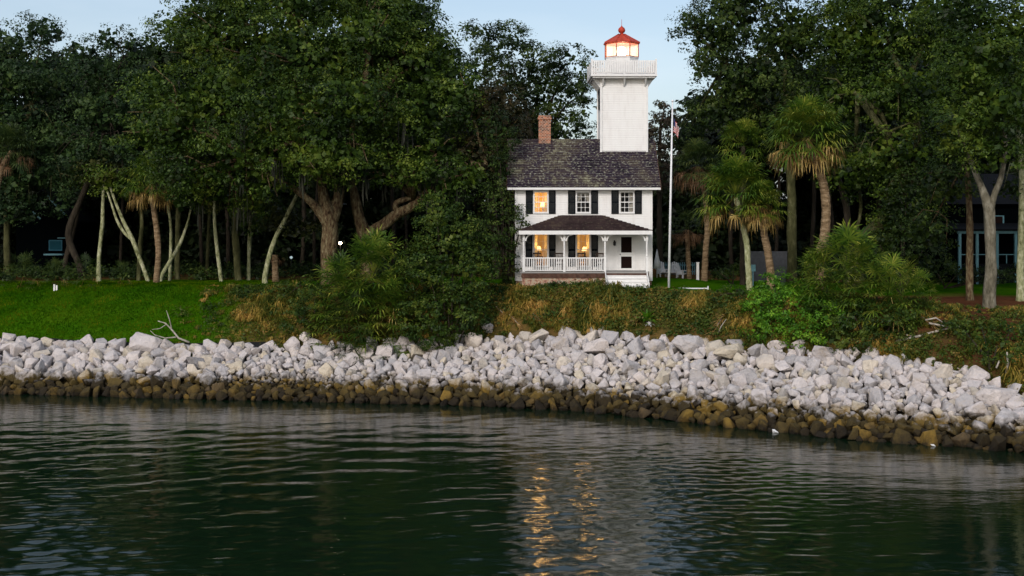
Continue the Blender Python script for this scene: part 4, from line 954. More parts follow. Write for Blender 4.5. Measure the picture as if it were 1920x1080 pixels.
# ------------------------------------------------------------------ bank grasses, scrub and silt cloth
def bank_cover():
    r = np.random.default_rng(31)
    # blades
    nt_ = 3500; tx = r.uniform(-21, 46, nt_); ts = r.uniform(0, 1.1, nt_) ** .9
    keep = r.random(nt_) < np.clip((tx + 21) / 6, .12, 1); tx, ts = tx[keep], ts[keep]
    yc, yt = fYc(tx), fYt(tx); ty = yc + .25 + (yt - yc) * ts
    th = np.where(r.random(len(tx)) < .3, r.uniform(.5, .95, len(tx)), r.uniform(.2, .5, len(tx))) * (.65 + .5 * np.clip(bumps(tx * 2 + 9, ty * 2), -1, 1)); th = np.clip(np.where(ts > .85, th * .5, th), .12, 1)
    k = (30 + 34 * th).astype(int); i_ = np.repeat(np.arange(len(tx)), k); n = len(i_)
    az = r.uniform(0, 6.28, n); rad_ = r.random(n) ** .6 * th[i_] * .35; x = tx[i_] + np.cos(az) * rad_; y = ty[i_] + np.sin(az) * rad_; z = ground_z(x, y)
    l = th[i_] * r.uniform(.7, 1.25, n); lean = rad_ / (th[i_] * .35) * r.uniform(.5, 1.1, n)
    D = nrm(np.stack([np.cos(az) * lean, np.sin(az) * lean - .1, np.ones(n)], 1)); S = np.stack([-np.sin(az), np.cos(az), np.zeros(n)], 1) * .02
    O = np.stack([x, y, z - .03], 1); Mi = O + D * l[:, None] * .6; T = Mi + np.stack([np.cos(az) * .75, np.sin(az) * .75, -.25 - .7 * r.random(n)], 1) * (l * .5)[:, None]
    V = np.stack([O - S, O + S, Mi + S, Mi - S, Mi - S, Mi + S, T + S * .2, T - S * .2], 1).reshape(-1, 3)
    tag(np_mesh('bank_grass', V, quads(V), M['grass']), 'tawny and green grasses covering the bank between the rocks and the house', 'grass', kind='stuff')
    # leafy creepers
    n = 3000; x = r.uniform(-20, 46, n); s = r.uniform(0, 1.05, n)
    keep = (bumps(x * 2, s * 6) + r.normal(size=n) * .5 > .1) & (r.random(n) < np.clip((x + 20) / 5, .15, 1)); x, s = x[keep], s[keep]
    yc, yt = fYc(x), fYt(x); y = yc + .3 + (yt - yc) * s; z = ground_z(x, y)
    nb = 290; xb = r.uniform(-22, 46, nb); sb = r.uniform(.05, .95, nb); kp = r.random(nb) < np.clip((xb + 23) / 5, .2, 1); xb, sb = xb[kp], sb[kp]
    yb = fYc(xb) + .3 + (fYt(xb) - fYc(xb)) * sb; rb = r.uniform(.45, .95, len(xb)) * np.where(sb > .8, .55, 1)
    C = np.stack([np.concatenate([x, xb]), np.concatenate([y, yb]), np.concatenate([z, ground_z(xb, yb)])], 1); rc = np.concatenate([r.uniform(.2, .6, len(x)) * np.where(s > .9, .5, 1), rb]); idx = np.repeat(np.arange(len(C)), np.where(rc > .6, 150, 40))
    q = nrm(r.normal(size=(len(idx), 3))) * (r.random(len(idx)) ** .5)[:, None]; q[:, 2] = np.abs(q[:, 2]) * .95
    P = C[idx] + q * rc[idx][:, None]; V = leaf_cards(P, q + [0, -.1, .5] + r.normal(size=P.shape) * .5, .13 * r.uniform(.6, 1.4, len(P)), r)
    tag(np_mesh('ground_cover', V, quads(V), M['cover']), 'low creeping plants and brown bracken patching the bank', 'ground cover', kind='stuff')
    # dark understorey at the far edge of the lawn and under the trees
    n = 420; x = r.uniform(-42, 44, n); y = r.uniform(90.5, 104, n); px = 960 + x / y * F; ok = (px < 880) | (px > 1330); x, y = x[ok], y[ok]
    C = np.stack([x, y, ground_z(x, y) + .1], 1); rc = r.uniform(.4, 1.1, len(x)); idx = np.repeat(np.arange(len(x)), 110)
    q = nrm(r.normal(size=(len(idx), 3))) * (r.random(len(idx)) ** .5)[:, None]; q[:, 2] = np.abs(q[:, 2]) * 1.1
    P = C[idx] + q * rc[idx][:, None]; V = leaf_cards(P, q + [0, -.1, .5] + r.normal(size=P.shape) * .5, .22 * r.uniform(.6, 1.4, len(P)), r)
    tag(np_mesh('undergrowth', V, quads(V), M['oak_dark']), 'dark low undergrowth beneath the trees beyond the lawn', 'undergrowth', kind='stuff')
    # lawn grass, short
    n = 80000; x = r.uniform(-46, -13, n); y = r.uniform(76, 89, n); ok = y > fYc(x) + .5; x, y = x[ok], y[ok]; n = len(x)
    px = 960 + x / y * F; ok = (px > -400) & (px < 560); x, y = x[ok], y[ok]; n = len(x)
    az = r.uniform(0, 6.28, n); z = ground_z(x, y); l = r.uniform(.04, .11, n); S = np.stack([-np.sin(az), np.cos(az), 0 * az], 1) * .03; O = np.stack([x, y, z - .01], 1)
    T = O + np.stack([np.cos(az) * .4, np.sin(az) * .4, np.ones(n)], 1) * l[:, None]
    V = np.stack([O - S, O + S, T + S * .3, T - S * .3], 1).reshape(-1, 3)
    tag(np_mesh('lawn_grass', V, quads(V), leafmat('lawn_blades', [(.012, .045, .001), (.026, .08, .001), (.055, .11, .002), (.12, .14, .006)], clump=.7, spec=0.0, rough=1.0)), 'short mown grass of the lawn left of the scrub', 'grass', kind='stuff')
    # silt cloth above the rocks on the left
    xs = np.linspace(-46, -15, 60); A = []
    for x in xs:
        yc = float(fYc(x)); A += [(x, yc + .05, gz(x, yc) + .15), (x, yc + .42, gz(x, yc + .42) + .16 + .04 * math.sin(x * 3)), (x, yc + .62, gz(x, yc + .62) + .02)]
    Fa = [(3 * i + j, 3 * i + 3 + j, 3 * i + 4 + j, 3 * i + 1 + j) for i in range(59) for j in range(2)]
    o = np_mesh('silt_cloth', A, Fa, M['fabric']); tag(o, 'black silt cloth edging the lawn above the rocks', 'cloth')
bank_cover()

# ------------------------------------------------------------------ the lighthouse
HX0, HX1 = .28, 9.0; WY = 80.0; HG = 5.93
XP = lambda px, Y=WY: (px - 960) / F * Y
ZP = lambda py, Y=WY: H - (py - YH) / F * Y
house = thing('lighthouse', 'white clapboard keeper\'s house with a square light tower and red lantern roof', 'lighthouse', ((HX0 + HX1) / 2, WY, HG))
FLOOR = 6.86; EAVE = 12.12; BY = 86.6
wins_u = [(1000.5, 1028), (1080, 1107), (1161.5, 1189)]
holes = []
for a, b in wins_u: holes.append((XP(a), XP(b), ZP(399), ZP(359)))
for a, b in wins_u[:2]: holes.append((XP(a), XP(b), FLOOR + .25, ZP(437)))
door = (XP(1160), XP(1189), FLOOR, FLOOR + 2.25)
holes.append(door)
def wall_cells(mb, x0, x1, z0, z1, y0, y1, holes):
    xs = sorted({x0, x1} | {h[0] for h in holes} | {h[1] for h in holes}); 
    for i in range(len(xs) - 1):
        a, b = xs[i], xs[i + 1]; m_ = (a + b) / 2
        hs = sorted([(h[2], h[3]) for h in holes if h[0] < m_ < h[1]]); z = z0
        for (c, d) in hs:
            if c > z + .001: mb.box(a, b, y0, y1, z, c)
            z = d
        if z1 > z: mb.box(a, b, y0, y1, z, z1)
mb = MB(); wall_cells(mb, HX0, HX1, HG + .25, EAVE + .25, WY, WY + .18, holes)
mb.box(HX0, HX0 + .18, WY + .182, BY, HG + .25, EAVE + .25); mb.box(HX1 - .18, HX1, WY + .182, BY, HG + .25, EAVE + .25); mb.box(HX0, HX1, BY + .002, BY + .18, HG + .25, EAVE + .25)
RIDY, RIDZ = 83.2, 15.5
for x in (HX0, HX1 - .18): mb.add([(x, WY + .05, EAVE + .252), (x, BY, EAVE + .252), (x, RIDY, RIDZ - .12), (x + .18, WY + .05, EAVE + .252), (x + .18, BY, EAVE + .252), (x + .18, RIDY, RIDZ - .12)], [(0, 2, 1), (3, 4, 5), (0, 1, 4, 3), (1, 2, 5, 4), (2, 0, 3, 5)])
mb.build('wall', M['clap'], house)
mb = MB()
for x in (HX0, HX1): mb.box(x - .09 if x == HX0 else x - .07, x + .07 if x == HX0 else x + .09, WY - .025, WY + .12, HG + .25, EAVE)
mb.box(HX0 + .08, HX1 - .08, WY - .03, WY - .003, EAVE - .17, EAVE + .05); mb.build('corner_board', M['white'], house)
mb = MB(); mb.box(HX0 - .03, HX1 + .03, WY + .03, BY + .1, HG - .5, HG + .248); mb.build('foundation', M['tabby'], house)
# interior rooms: real plaster rooms behind the openings
mid_z = 9.75
xa = XP(1055); xb = XP(1134)
def room(x0, x1, z0, z1, mat, depth=3.2, nm='room_plaster'):
    mb = MB(); y0, y1 = WY + .19, WY + depth
    mb.box(x0, x1, y1, y1 + .05, z0, z1); mb.box(x0 - .05, x0 - .002, y0, y1, z0, z1); mb.box(x1 + .002, x1 + .05, y0, y1, z0, z1); mb.box(x0, x1, y0, y1, z0 - .05, z0 - .002); mb.box(x0, x1, y0, y1, z1 + .002, z1 + .05)
    return mb.build(nm, mat, house)
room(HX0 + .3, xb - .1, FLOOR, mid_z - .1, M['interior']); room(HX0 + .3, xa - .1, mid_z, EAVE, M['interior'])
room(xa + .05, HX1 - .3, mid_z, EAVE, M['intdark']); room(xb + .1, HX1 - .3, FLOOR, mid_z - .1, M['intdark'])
def warm(loc, e, rad=.12, colr=(1, .55, .16), name='lamp_light', par=None):
    l = bpy.data.lights.new(name, 'POINT'); l.energy = e; l.color = colr; l.shadow_soft_size = rad
    o = bpy.data.objects.new(name, l); col.objects.link(o); o.location = loc
    if par is not None: o.parent = par; o.matrix_parent_inverse = wmat(par).inverted()
    return o

# main roof of stepped shingle courses
def courses(mb, x0, x1, ya, za, yb, zb, n=19, hipL=None, hipR=None, skip=None):
    """front slope from eave (ya,za) to top (yb,zb)"""
    sl = Vector((0, yb - ya, zb - za)); nn = Vector((0, -(zb - za), yb - ya)).normalized()
    for i in range(n):
        t0, t1 = i / n, (i + 1.18) / n; t1 = min(t1, 1)
        xl0 = x0 + (hipL - x0) * t0 if hipL is not None else x0; xl1 = x0 + (hipL - x0) * t1 if hipL is not None else x0
        xr0 = x1 + (hipR - x1) * t0 if hipR is not None else x1; xr1 = x1 + (hipR - x1) * t1 if hipR is not None else x1
        p = lambda x, t, h: Vector((x, ya + (yb - ya) * t, za + (zb - za) * t)) + nn * h
        th = .065
        mb.hexa([p(xl0, t0, 0), p(xr0, t0, 0), p(xr1, t1, -.02), p(xl1, t1, -.02)], [p(xl0, t0, th), p(xr0, t0, th), p(xr1, t1, .004), p(xl1, t1, .004)])
RX0, RX1 = -.32, 9.58
mb = MB(); courses(mb, RX0, RX1, 79.55, 12.22, RIDY, RIDZ, 20)
courses(mb, RX0, RX1, 2 * RIDY - 79.55, 12.22, RIDY, RIDZ, 20)
# flip of the back slope's normal is handled by the same maths (nn points backwards and up)
mb.box(RX0, RX1, RIDY - .09, RIDY + .09, RIDZ - .02, RIDZ + .06)
roof = mb.build('roof', M['shingle'], house)
mb = MB(); mb.box(RX0 + .02, RX1 - .02, 79.50, 79.58, 12.06, 12.20); mb.box(RX0 + .02, RX1 - .02, 79.582, WY - .03, 12.06, 12.10)
mb.build('fascia', M['white'], house); mb = MB()
for x in (RX0 - .03, RX1 + .0): mb.hexa([(x, 79.5, 12.06), (x + .03, 79.5, 12.06), (x + .03, RIDY, RIDZ - .17), (x, RIDY, RIDZ - .17)], [(x, 79.5, 12.22), (x + .03, 79.5, 12.22), (x + .03, RIDY, RIDZ + .02), (x, RIDY, RIDZ + .02)])
mb.build('rake_board', M['brown'], house)
cx0, cx1 = XP(1009, 83.2), XP(1033, 83.2)
mb = MB(); mb.box(cx0 + .03, cx1 - .03, 82.85, 83.65, 15.0, 16.85); mb.box(cx0 - .03, cx1 + .03, 82.79, 83.71, 16.852, 17.0); mb.box(cx0 + .02, cx1 - .02, 82.84, 83.66, 17.002, 17.12)
mb.build('chimney', M['brick'], roof)
# tower
TY0 = 82.25; TY1 = 85.3; TX0, TX1 = XP(1127, TY0), XP(1213, TY0); TTOP = ZP(143, TY0)
tower = MB(); tower.box(TX0, TX1, TY0, TY1, 13.6, TTOP)
tower = tower.build('tower', M['clap'], house)
mb = MB()
for x in (TX0, TX1):
    for y in (TY0, TY1): MB().box(x - .07, x + .07, y - .07, y + .07, 14.2, TTOP - .002).build('corner_board', M['white'], tower)
mb.box(TX0 - .05, TX1 + .05, TY0 - .06, TY0 - .003, TTOP - .22, TTOP - .004)
mb.build('frieze_board', M['white'], tower)
mb = MB(); mb.box(TX0 - .05, TX0 - .01, TY0 + 1.0, TY0 + 2.0, ZP(205, 83.5), ZP(168, 83.5)); mb.build('side_window', M['screen'], tower)
mb = MB(); mb.box(TX0 - .09, TX0 - .051, TY0 + .55, TY0 + .98, ZP(205, 83.5), ZP(168, 83.5)); mb.build('shutter', M['shutter'], tower)
GY0 = 81.55; GX0, GX1 = XP(1108, GY0), XP(1232.5, GY0); GY1 = TY1 + (TY0 - GY0); GZ = ZP(142, GY0)
mb = MB(); mb.box(GX0, GX1, GY0, GY1, GZ - .02, GZ + .13); mb.box(GX0 + .12, GX1 - .12, GY0 + .12, GY1 - .12, GZ - .12, GZ - .022)
gal = mb.build('gallery_deck', M['white'], tower)
for fx in (TX0 + .12, (TX0 + TX1) / 2, TX1 - .12):
    mb = MB(); mb.hexa([(fx - .05, TY0 - .08, GZ - .62), (fx + .05, TY0 - .08, GZ - .62), (fx + .05, TY0 - .003, GZ - .62), (fx - .05, TY0 - .003, GZ - .62)], [(fx - .05, GY0 + .16, GZ - .125), (fx + .05, GY0 + .16, GZ - .125), (fx + .05, TY0 - .003, GZ - .125), (fx - .05, TY0 - .003, GZ - .125)]); mb.build('bracket', M['white'], tower)
for sx, xx in ((-1, TX0), (1, TX1)):
    for fy in (TY0 + .15, (TY0 + TY1) / 2, TY1 - .15):
        gx = GX0 + .16 if sx < 0 else GX1 - .16
        mb = MB(); a = xx + sx * .08; b = xx + sx * .003
        x0_, x1_ = sorted((a, b)); g0, g1 = sorted((gx, b))
        mb.hexa([(x0_, fy - .05, GZ - .7), (x1_, fy - .05, GZ - .7), (x1_, fy + .05, GZ - .7), (x0_, fy + .05, GZ - .7)], [(g0, fy - .05, GZ - .125), (g1, fy - .05, GZ - .125), (g1, fy + .05, GZ - .125), (g0, fy + .05, GZ - .125)]); mb.build('bracket', M['white'], tower)
RT_ = ZP(113, GY0)
def railing(mb, p, q, z0, z1, step=.14, bw=.045, tr=.07):
    p = Vector(p); q = Vector(q); L_ = (q - p).length; n = max(2, int(L_ / step))
    for z, h in ((z1 - .03, .07), (z0 + .08, .06)): mb.bar((p.x, p.y, z), (q.x, q.y, z), h, tr)
    for i in range(1, n):
        v = p.lerp(q, i / n); mb.box(v.x - bw / 2, v.x + bw / 2, v.y - bw / 2, v.y + bw / 2, z0 + .111, z1 - .068)
mb = MB(); c_ = [(GX0 + .08, GY0 + .08), (GX1 - .08, GY0 + .08), (GX1 - .08, GY1 - .08), (GX0 + .08, GY1 - .08)]
for i in range(4):
    a, b = c_[i], c_[(i + 1) % 4]; railing(mb, (a[0], a[1], 0), (b[0], b[1], 0), GZ + .13, RT_, .15, .118)
    mb.box(a[0] - .06, a[0] + .06, a[1] - .06, a[1] + .06, GZ + .131, RT_ + .1)
    m_ = ((a[0] + b[0]) / 2, (a[1] + b[1]) / 2); mb.box(m_[0] - .052, m_[0] + .052, m_[1] - .052, m_[1] + .052, GZ + .131, RT_ + .03)
mb.build('gallery_railing', M['white'], tower)
# lantern
LX, LY = (TX0 + TX1) / 2 - .02, (TY0 + TY1) / 2; lr = 32.5 / F * LY
lan = MB().lathe((LX, LY, 0), [(lr, GZ + .131), (lr, ZP(111, LY)), (lr + .03, ZP(111, LY)), (lr + .03, ZP(109.5, LY))], 8, R(22.5)).build('lantern_room', M['white'], house)
z0, z1 = ZP(109.5, LY), ZP(83, LY)
mb = MB()
for k in range(8):
    a = R(22.5 + 45 * k); x, y = LX + lr * math.cos(a), LY + lr * math.sin(a); mb.tube([(x, y, z0), (x, y, z1)], [.032, .032], 6)
    a2 = R(22.5 + 45 * (k + 1)); x2, y2 = LX + lr * math.cos(a2), LY + lr * math.sin(a2)
    mb.bar((x, y, z0 + .03), (x2, y2, z0 + .03), .05, .05); mb.bar((x, y, z1 - .03), (x2, y2, z1 - .03), .05, .05)
mb.build('glazing_frame', M['redtrim'], lan)
gm = bpy.data.materials.new('lantern_glass'); gm.use_nodes = True; t = gm.node_tree; bsdf = t.nodes['Principled BSDF']
bsdf.inputs['Base Color'].default_value = (1, .88, .66, 1); bsdf.inputs['Roughness'].default_value = .1; bsdf.inputs['Emission Color'].default_value = (1, .74, .45, 1); bsdf.inputs['Emission Strength'].default_value = .5  # panes emit a soft glow, standing in for lamplight caught in the glass
tr = node(t, 'ShaderNodeBsdfTransparent'); ms = node(t, 'ShaderNodeMixShader', Fac=.42); t.links.new(tr.outputs[0], ms.inputs[1]); t.links.new(bsdf.outputs[0], ms.inputs[2]); t.links.new(ms.outputs[0], t.nodes['Material Output'].inputs['Surface'])
vs = []; fs = []
for k in range(8):
    a = R(22.5 + 45 * k); vs += [(LX + (lr - .03) * math.cos(a), LY + (lr - .03) * math.sin(a), z0), (LX + (lr - .03) * math.cos(a), LY + (lr - .03) * math.sin(a), z1)]
for k in range(8): a, b = 2 * k, 2 * ((k + 1) % 8); fs.append((a, b, b + 1, a + 1))
MB().add(vs, fs).build('glass_pane', gm, lan)
MB().lathe((LX, LY, 0), [(.12, z0), (.12, z0 + .15), (.26, z0 + .2), (.32, z0 + .45), (.26, z0 + .72), (.12, z0 + .78)], 16, 0, True).build('beacon_lens', emis('beacon_glow', (1, .88, .6), 9), lan)
warm((LX, LY - .45, z0 + .5), 48, .2, (1, .74, .42), 'beacon_light', lan)
zr = ZP(80, LY); zt = ZP(64, LY)
lrf = MB().lathe((LX, LY, 0), [(lr + .12, z1 + .01), (lr + .12, z1 + .06), (.2, zt), (.12, zt + .03)], 8, R(22.5)).build('lantern_roof', M['red'], lan)
mb = MB()
for k in range(8):
    a = R(22.5 + 45 * k); mb.tube([(LX + (lr + .12) * math.cos(a), LY + (lr + .12) * math.sin(a), z1 + .07), (LX + .2 * math.cos(a), LY + .2 * math.sin(a), zt + .02)], [.025, .02], 5)
mb.build('roof_rib', M['red'], lrf)
MB().lathe((LX, LY, 0), [(.1, zt), (.1, zt + .06), (.2, zt + .12), (.25, zt + .26), (.2, zt + .4), (.1, zt + .48), (.05, zt + .52), (.015, zt + .6), (.012, zt + 1.0)], 14, 0, True).build('finial', M['red'], lrf)
# windows
def window(par, x0, x1, z0, z1, cols_=3, rows=4, lit=False, curtain='sides'):
    wd = MB()
    wd.box(x0 - .0, x0 + .07, WY - .05, WY + .1, z0, z1); wd.box(x1 - .07, x1, WY - .05, WY + .1, z0, z1); wd.box(x0 + .07, x1 - .07, WY - .05, WY + .1, z1 - .07, z1); wd.box(x0 - .03, x1 + .03, WY - .09, WY - .051, z0 - .05, z0 + .05); wd.box(x0 + .07, x1 - .07, WY - .05, WY + .1, z0, z0 + .06)
    o = wd.build('window', M['white'], par)
    mb = MB(); zm = (z0 + z1) / 2; mb.box(x0 + .071, x1 - .071, WY + .01, WY + .06, zm - .03, zm + .03)
    for i in range(1, cols_):
        x = x0 + .07 + (x1 - x0 - .14) * i / cols_; mb.box(x - .014, x + .014, WY + .015, WY + .05, z0 + .061, zm - .031); mb.box(x - .014, x + .014, WY + .015, WY + .05, zm + .031, z1 - .071)
    for i in range(1, rows):
        if i * 2 == rows: continue
        z = z0 + (z1 - z0) * i / rows; mb.box(x0 + .071, x1 - .071, WY + .012, WY + .047, z - .014, z + .014)
    mb.build('sash', M['white'], o)
    g = bpy.data.materials.get('window_glass')
    if g is None:
        g = bpy.data.materials.new('window_glass'); g.use_nodes = True; t = g.node_tree; b = t.nodes['Principled BSDF']; b.inputs['Base Color'].default_value = (.02, .025, .03, 1); b.inputs['Roughness'].default_value = .03
        tr = node(t, 'ShaderNodeBsdfTransparent'); ms = node(t, 'ShaderNodeMixShader', Fac=.12); t.links.new(tr.outputs[0], ms.inputs[1]); t.links.new(b.outputs[0], ms.inputs[2]); t.links.new(ms.outputs[0], t.nodes['Material Output'].inputs['Surface'])
    MB().add([(x0 + .07, WY + .03, z0 + .06), (x1 - .07, WY + .03, z0 + .06), (x1 - .07, WY + .03, z1 - .07), (x0 + .07, WY + .03, z1 - .07)], [(0, 1, 2, 3)]).build('pane', g, o)
    mb = MB(); yb = WY + .14; W_ = x1 - x0
    def drape(fn):
        n = 14; vs = []; fs = []
        for i in range(n + 1):
            t = i / n; x, za, zb = fn(t); yy = yb + .02 * math.sin(i * 2.4)
            vs += [(x, yy, za), (x, yy, zb)]
        for i in range(n): a = 2 * i; fs.append((a, a + 2, a + 3, a + 1))
        mb.add(vs, fs)
    if curtain == 'swag':
        drape(lambda t: (x0 + .06 + (W_ * .5 - .05) * t, z0 + (z1 - z0) * (.42 + .5 * t ** 1.3), z1 - .04)); drape(lambda t: (x1 - .06 - (W_ * .5 - .05) * t, z0 + (z1 - z0) * (.42 + .5 * t ** 1.3), z1 - .04))
    elif curtain == 'sides':
        drape(lambda t: (x0 + .06 + W_ * .2 * t, z0 + .05, z1 - .04)); drape(lambda t: (x1 - .06 - W_ * .2 * t, z0 + .05, z1 - .04))
    elif curtain == 'right':
        drape(lambda t: (x1 - .06 - W_ * .3 * t, z0 + .05, z1 - .04)); drape(lambda t: (x0 + .06 + W_ * .1 * t, z0 + .05, z1 - .04))
    mb.build('curtain', M['curtain'], o)
    return o
H_ = holes
window(house, *H_[0], lit=True, curtain='sides'); window(house, *H_[1], curtain='swag'); window(house, *H_[2], curtain='right')
window(house, *H_[3], lit=True, curtain='sides'); window(house, *H_[4], lit=True, curtain='sides')
for a, b, top, bot in [(985.5, 999.3, 357, 401), (1028.8, 1042, 357, 401), (1064.7, 1079, 357, 401), (1108, 1121.5, 357, 401), (1146, 1160.3, 357, 401), (1190, 1203.5, 357, 401)]:
    x0, x1, z0, z1 = XP(a) + .01, XP(b) - .01, ZP(bot), ZP(top)
    def shut(x0, x1, z0, z1):
        mb = MB(); y0, y1 = WY - .06, WY - .004
        mb.box(x0, x0 + .06, y0, y1, z0, z1); mb.box(x1 - .06, x1, y0, y1, z0, z1); mb.box(x0 + .06, x1 - .06, y0, y1, z0, z0 + .08); mb.box(x0 + .06, x1 - .06, y0, y1, z1 - .08, z1); mb.box(x0 + .06, x1 - .06, y0, y1, (z0 + z1) / 2 - .04, (z0 + z1) / 2 + .04)
        n = int((z1 - z0) / .07)
        for i in range(1, n): z = z0 + (z1 - z0) * i / n; mb.hexa([(x0 + .06, y0 + .01, z - .03), (x1 - .06, y0 + .01, z - .03), (x1 - .06, y0 + .02, z - .03), (x0 + .06, y0 + .02, z - .03)], [(x0 + .06, y1 - .012, z + .03), (x1 - .06, y1 - .012, z + .03), (x1 - .06, y1 - .002, z + .03), (x0 + .06, y1 - .002, z + .03)])
        mb.build('shutter', M['shutter'], house)
    shut(x0, x1, z0, z1)
for a, b in [(985, 998.5), (1029.2, 1042), (1065, 1079), (1108.3, 1121.5)]: shut(XP(a) + .01, XP(b) - .01, FLOOR + .25, ZP(437))
# door
dx0, dx1, dz0, dz1 = door
mb = MB(); mb.box(dx0 - .09, dx0 - .002, WY - .03, WY + .1, dz0, dz1 + .1); mb.box(dx1 + .002, dx1 + .09, WY - .03, WY + .1, dz0, dz1 + .1); mb.box(dx0, dx1, WY - .03, WY + .1, dz1 + .002, dz1 + .1); mb.build('door_frame', M['white'], house)
px0, px1 = XP(1164.5), XP(1184.5); u0, u1 = ZP(473.5), ZP(443); l0, l1 = ZP(503), ZP(481)
u1 = min(u1, dz1 - .1)
mb = MB(); y0, y1 = WY + .01, WY + .06
mb.box(dx0, px0, y0, y1, dz0, dz1); mb.box(px1, dx1, y0, y1, dz0, dz1); mb.box(px0, px1, y0, y1, u1, dz1); mb.box(px0, px1, y0, y1, l1, u0); mb.box(px0, px1, y0, y1, dz0, l0)
dr = mb.build('door', M['white'], house)
MB().box(px0, px1, y0 + .02, y0 + .03, u0, u1).build('screen_panel', M['screen'], dr); MB().box(px0, px1, y0 + .02, y0 + .03, l0, l1).build('screen_panel', M['screen'], dr)
MB().lathe((px0 - .06, WY - .02, FLOOR + 1.0), [(.03, 0), (.03, .06)], 8).build('handle', M['black'], dr)
mb = MB(); lx, lz = XP(1152), ZP(455); mb.box(lx - .03, lx + .03, WY - .1, WY - .003, lz + .1, lz + .16); mb.lathe((lx, WY - .12, lz - .2), [(.03, 0), (.07, .03), (.09, .22), (.05, .3), (.02, .36)], 6); mb.build('wall_lantern', M['black'], house)
# porch
PY = 77.9; PX0, PX1 = XP(977, PY), XP(1217.5, PY); PE = ZP(439, PY); PET = ZP(432.5, 77.7)
mb = MB(); mb.box(PX0, PX1, PY, WY - .002, FLOOR - .1, FLOOR); 
pf = mb.build('porch_floor', flatm('grey_porch_floor', (.25, .24, .23)), house)
mb = MB(); mb.box(PX0 + .02, XP(1134, PY), PY + .02, PY + .08, ZP(521, PY), FLOOR - .102)
mb.box(XP(1136, PY), PX1 - .02, PY + .02, PY + .08, ZP(524, PY), FLOOR - .102); mb.build('porch_skirt', M['brown'], pf)
mb = MB(); mb.box(PX0 + .06, PX1 - .06, PY + .1, PY + .4, HG - .4, ZP(520, PY)); mb.build('porch_foundation', M['tabby'], house)
def porch_roof():
    ex0, ex1 = XP(972, 77.65), XP(1223.5, 77.65); tx0, tx1 = XP(1052.5), XP(1127.5); ya, za, yb, zb = 77.65, PET, WY - .003, ZP(403.5)
    mb = MB(); courses(mb, ex0, ex1, ya, za, yb, zb, 12, tx0, tx1)
    # hip sides
    for (e, t_) in ((ex0, tx0), (ex1, tx1)):
        n = 12
        for i in range(n):
            a, b = i / n, min(1, (i + 1.15) / n)
            f = lambda t, y: Vector((e + (t_ - e) * t, y, za + (zb - za) * t))
            sgn = -1 if e < t_ else 1; up = Vector((sgn * .02, 0, .045)); 
            p0, p1, p2, p3 = f(a, ya + (yb - ya) * a), f(a, yb), f(b, yb), f(b, ya + (yb - ya) * b)
            q = [p0, p1, p2, p3]; 
            if sgn > 0: q = q[::-1]
            mb.hexa([v - Vector((0, 0, .03)) for v in q], [v + (up if (v is p0 or v is p1) else Vector((0, 0, .004))) for v in q])
    r_o = mb.build('porch_roof', M['shingle2'], house)
    mb = MB(); z0 = PE - .0; z1 = za - .01
    mb.box(ex0 + .02, ex1 - .02, ya + .0, ya + .06, z0 - .02, z1 + .02); mb.box(ex0 + .02, ex0 + .08, ya + .062, WY - .003, z0 - .02, z1 + .02); mb.box(ex1 - .08, ex1 - .02, ya + .062, WY - .003, z0 - .02, z1 + .02); mb.box(ex0 + .082, ex1 - .082, ya + .062, WY - .06, z0 + .02, z0 + .05)
    mb.build('fascia', M['white'], r_o)
porch_roof()
posts = [982, 1058, 1134.5, 1213]
for i, p in enumerate(posts):
    x = XP(p, PY + .1); mb = MB(); y = PY + .12
    mb.box(x - .07, x + .07, y - .07, y + .07, FLOOR + .001, FLOOR + .95); mb.lathe((x, y, FLOOR), [(.06, .951), (.085, 1.0), (.055, 1.06), (.062, 1.9), (.085, 1.96), (.06, 2.0)], 10); mb.box(x - .07, x + .07, y - .07, y + .07, FLOOR + 2.001, PE + .015)
    po = mb.build('post', M['white'], house)
    for sgn in (-1, 1):
        if (i == 0 and sgn < 0) or (i == 3 and sgn > 0): continue
        mb = MB(); n = 6; Rb = .45
        for k in range(n):
            a0, a1 = R(90 * k / n), R(90 * (k + 1) / n)
            P = lambda a, rr_: (x + sgn * (.07 + Rb - rr_ * math.cos(a)), PE + .012 - Rb + rr_ * math.sin(a))
            i0, i1, o0, o1 = P(a0, Rb - .09), P(a1, Rb - .09), P(a0, Rb), P(a1, Rb)
            q = [i0, i1, o1, o0]
            mb.hexa([(v[0], y - .025, v[1]) for v in q], [(v[0], y + .025, v[1]) for v in q])
        mb.build('bracket', M['white'], po)
for a, b in ((982, 1058), (1058, 1134.5)):
    mb = MB(); y = PY + .12; railing(mb, (XP(a, PY + .1) + .071, y, 0), (XP(b, PY + .1) - .071, y, 0), FLOOR, ZP(483, PY), .135, .055); mb.build('porch_railing', M['white'], house)
mb = MB(); x0, x1 = XP(1136, 77.2), XP(1216, 77.2); y = PY + .12
n = 5; Hs = (FLOOR - .02 - HG + .05) / n
st = MB()
for i in range(4):
    zt_ = FLOOR - .22 - i * .2; yf = PY - .02 - .27 * (i + 1)
    st.box(x0 + .06, x1 - .06, yf, yf + .29, zt_ - .035, zt_); st.box(x0 + .06, x1 - .06, yf + .03, yf + .05, zt_ - .195, zt_ - .037)
for x in (x0, x1 - .05): st.hexa([(x, PY - 1.15, HG - .15), (x + .05, PY - 1.15, HG - .15), (x + .05, PY - .002, HG - .15), (x, PY - .002, HG - .15)], [(x, PY - 1.15, HG + .14), (x + .05, PY - 1.15, HG + .14), (x + .05, PY - .002, FLOOR - .03), (x, PY - .002, FLOOR - .03)])
st.build('steps', M['white'], house)
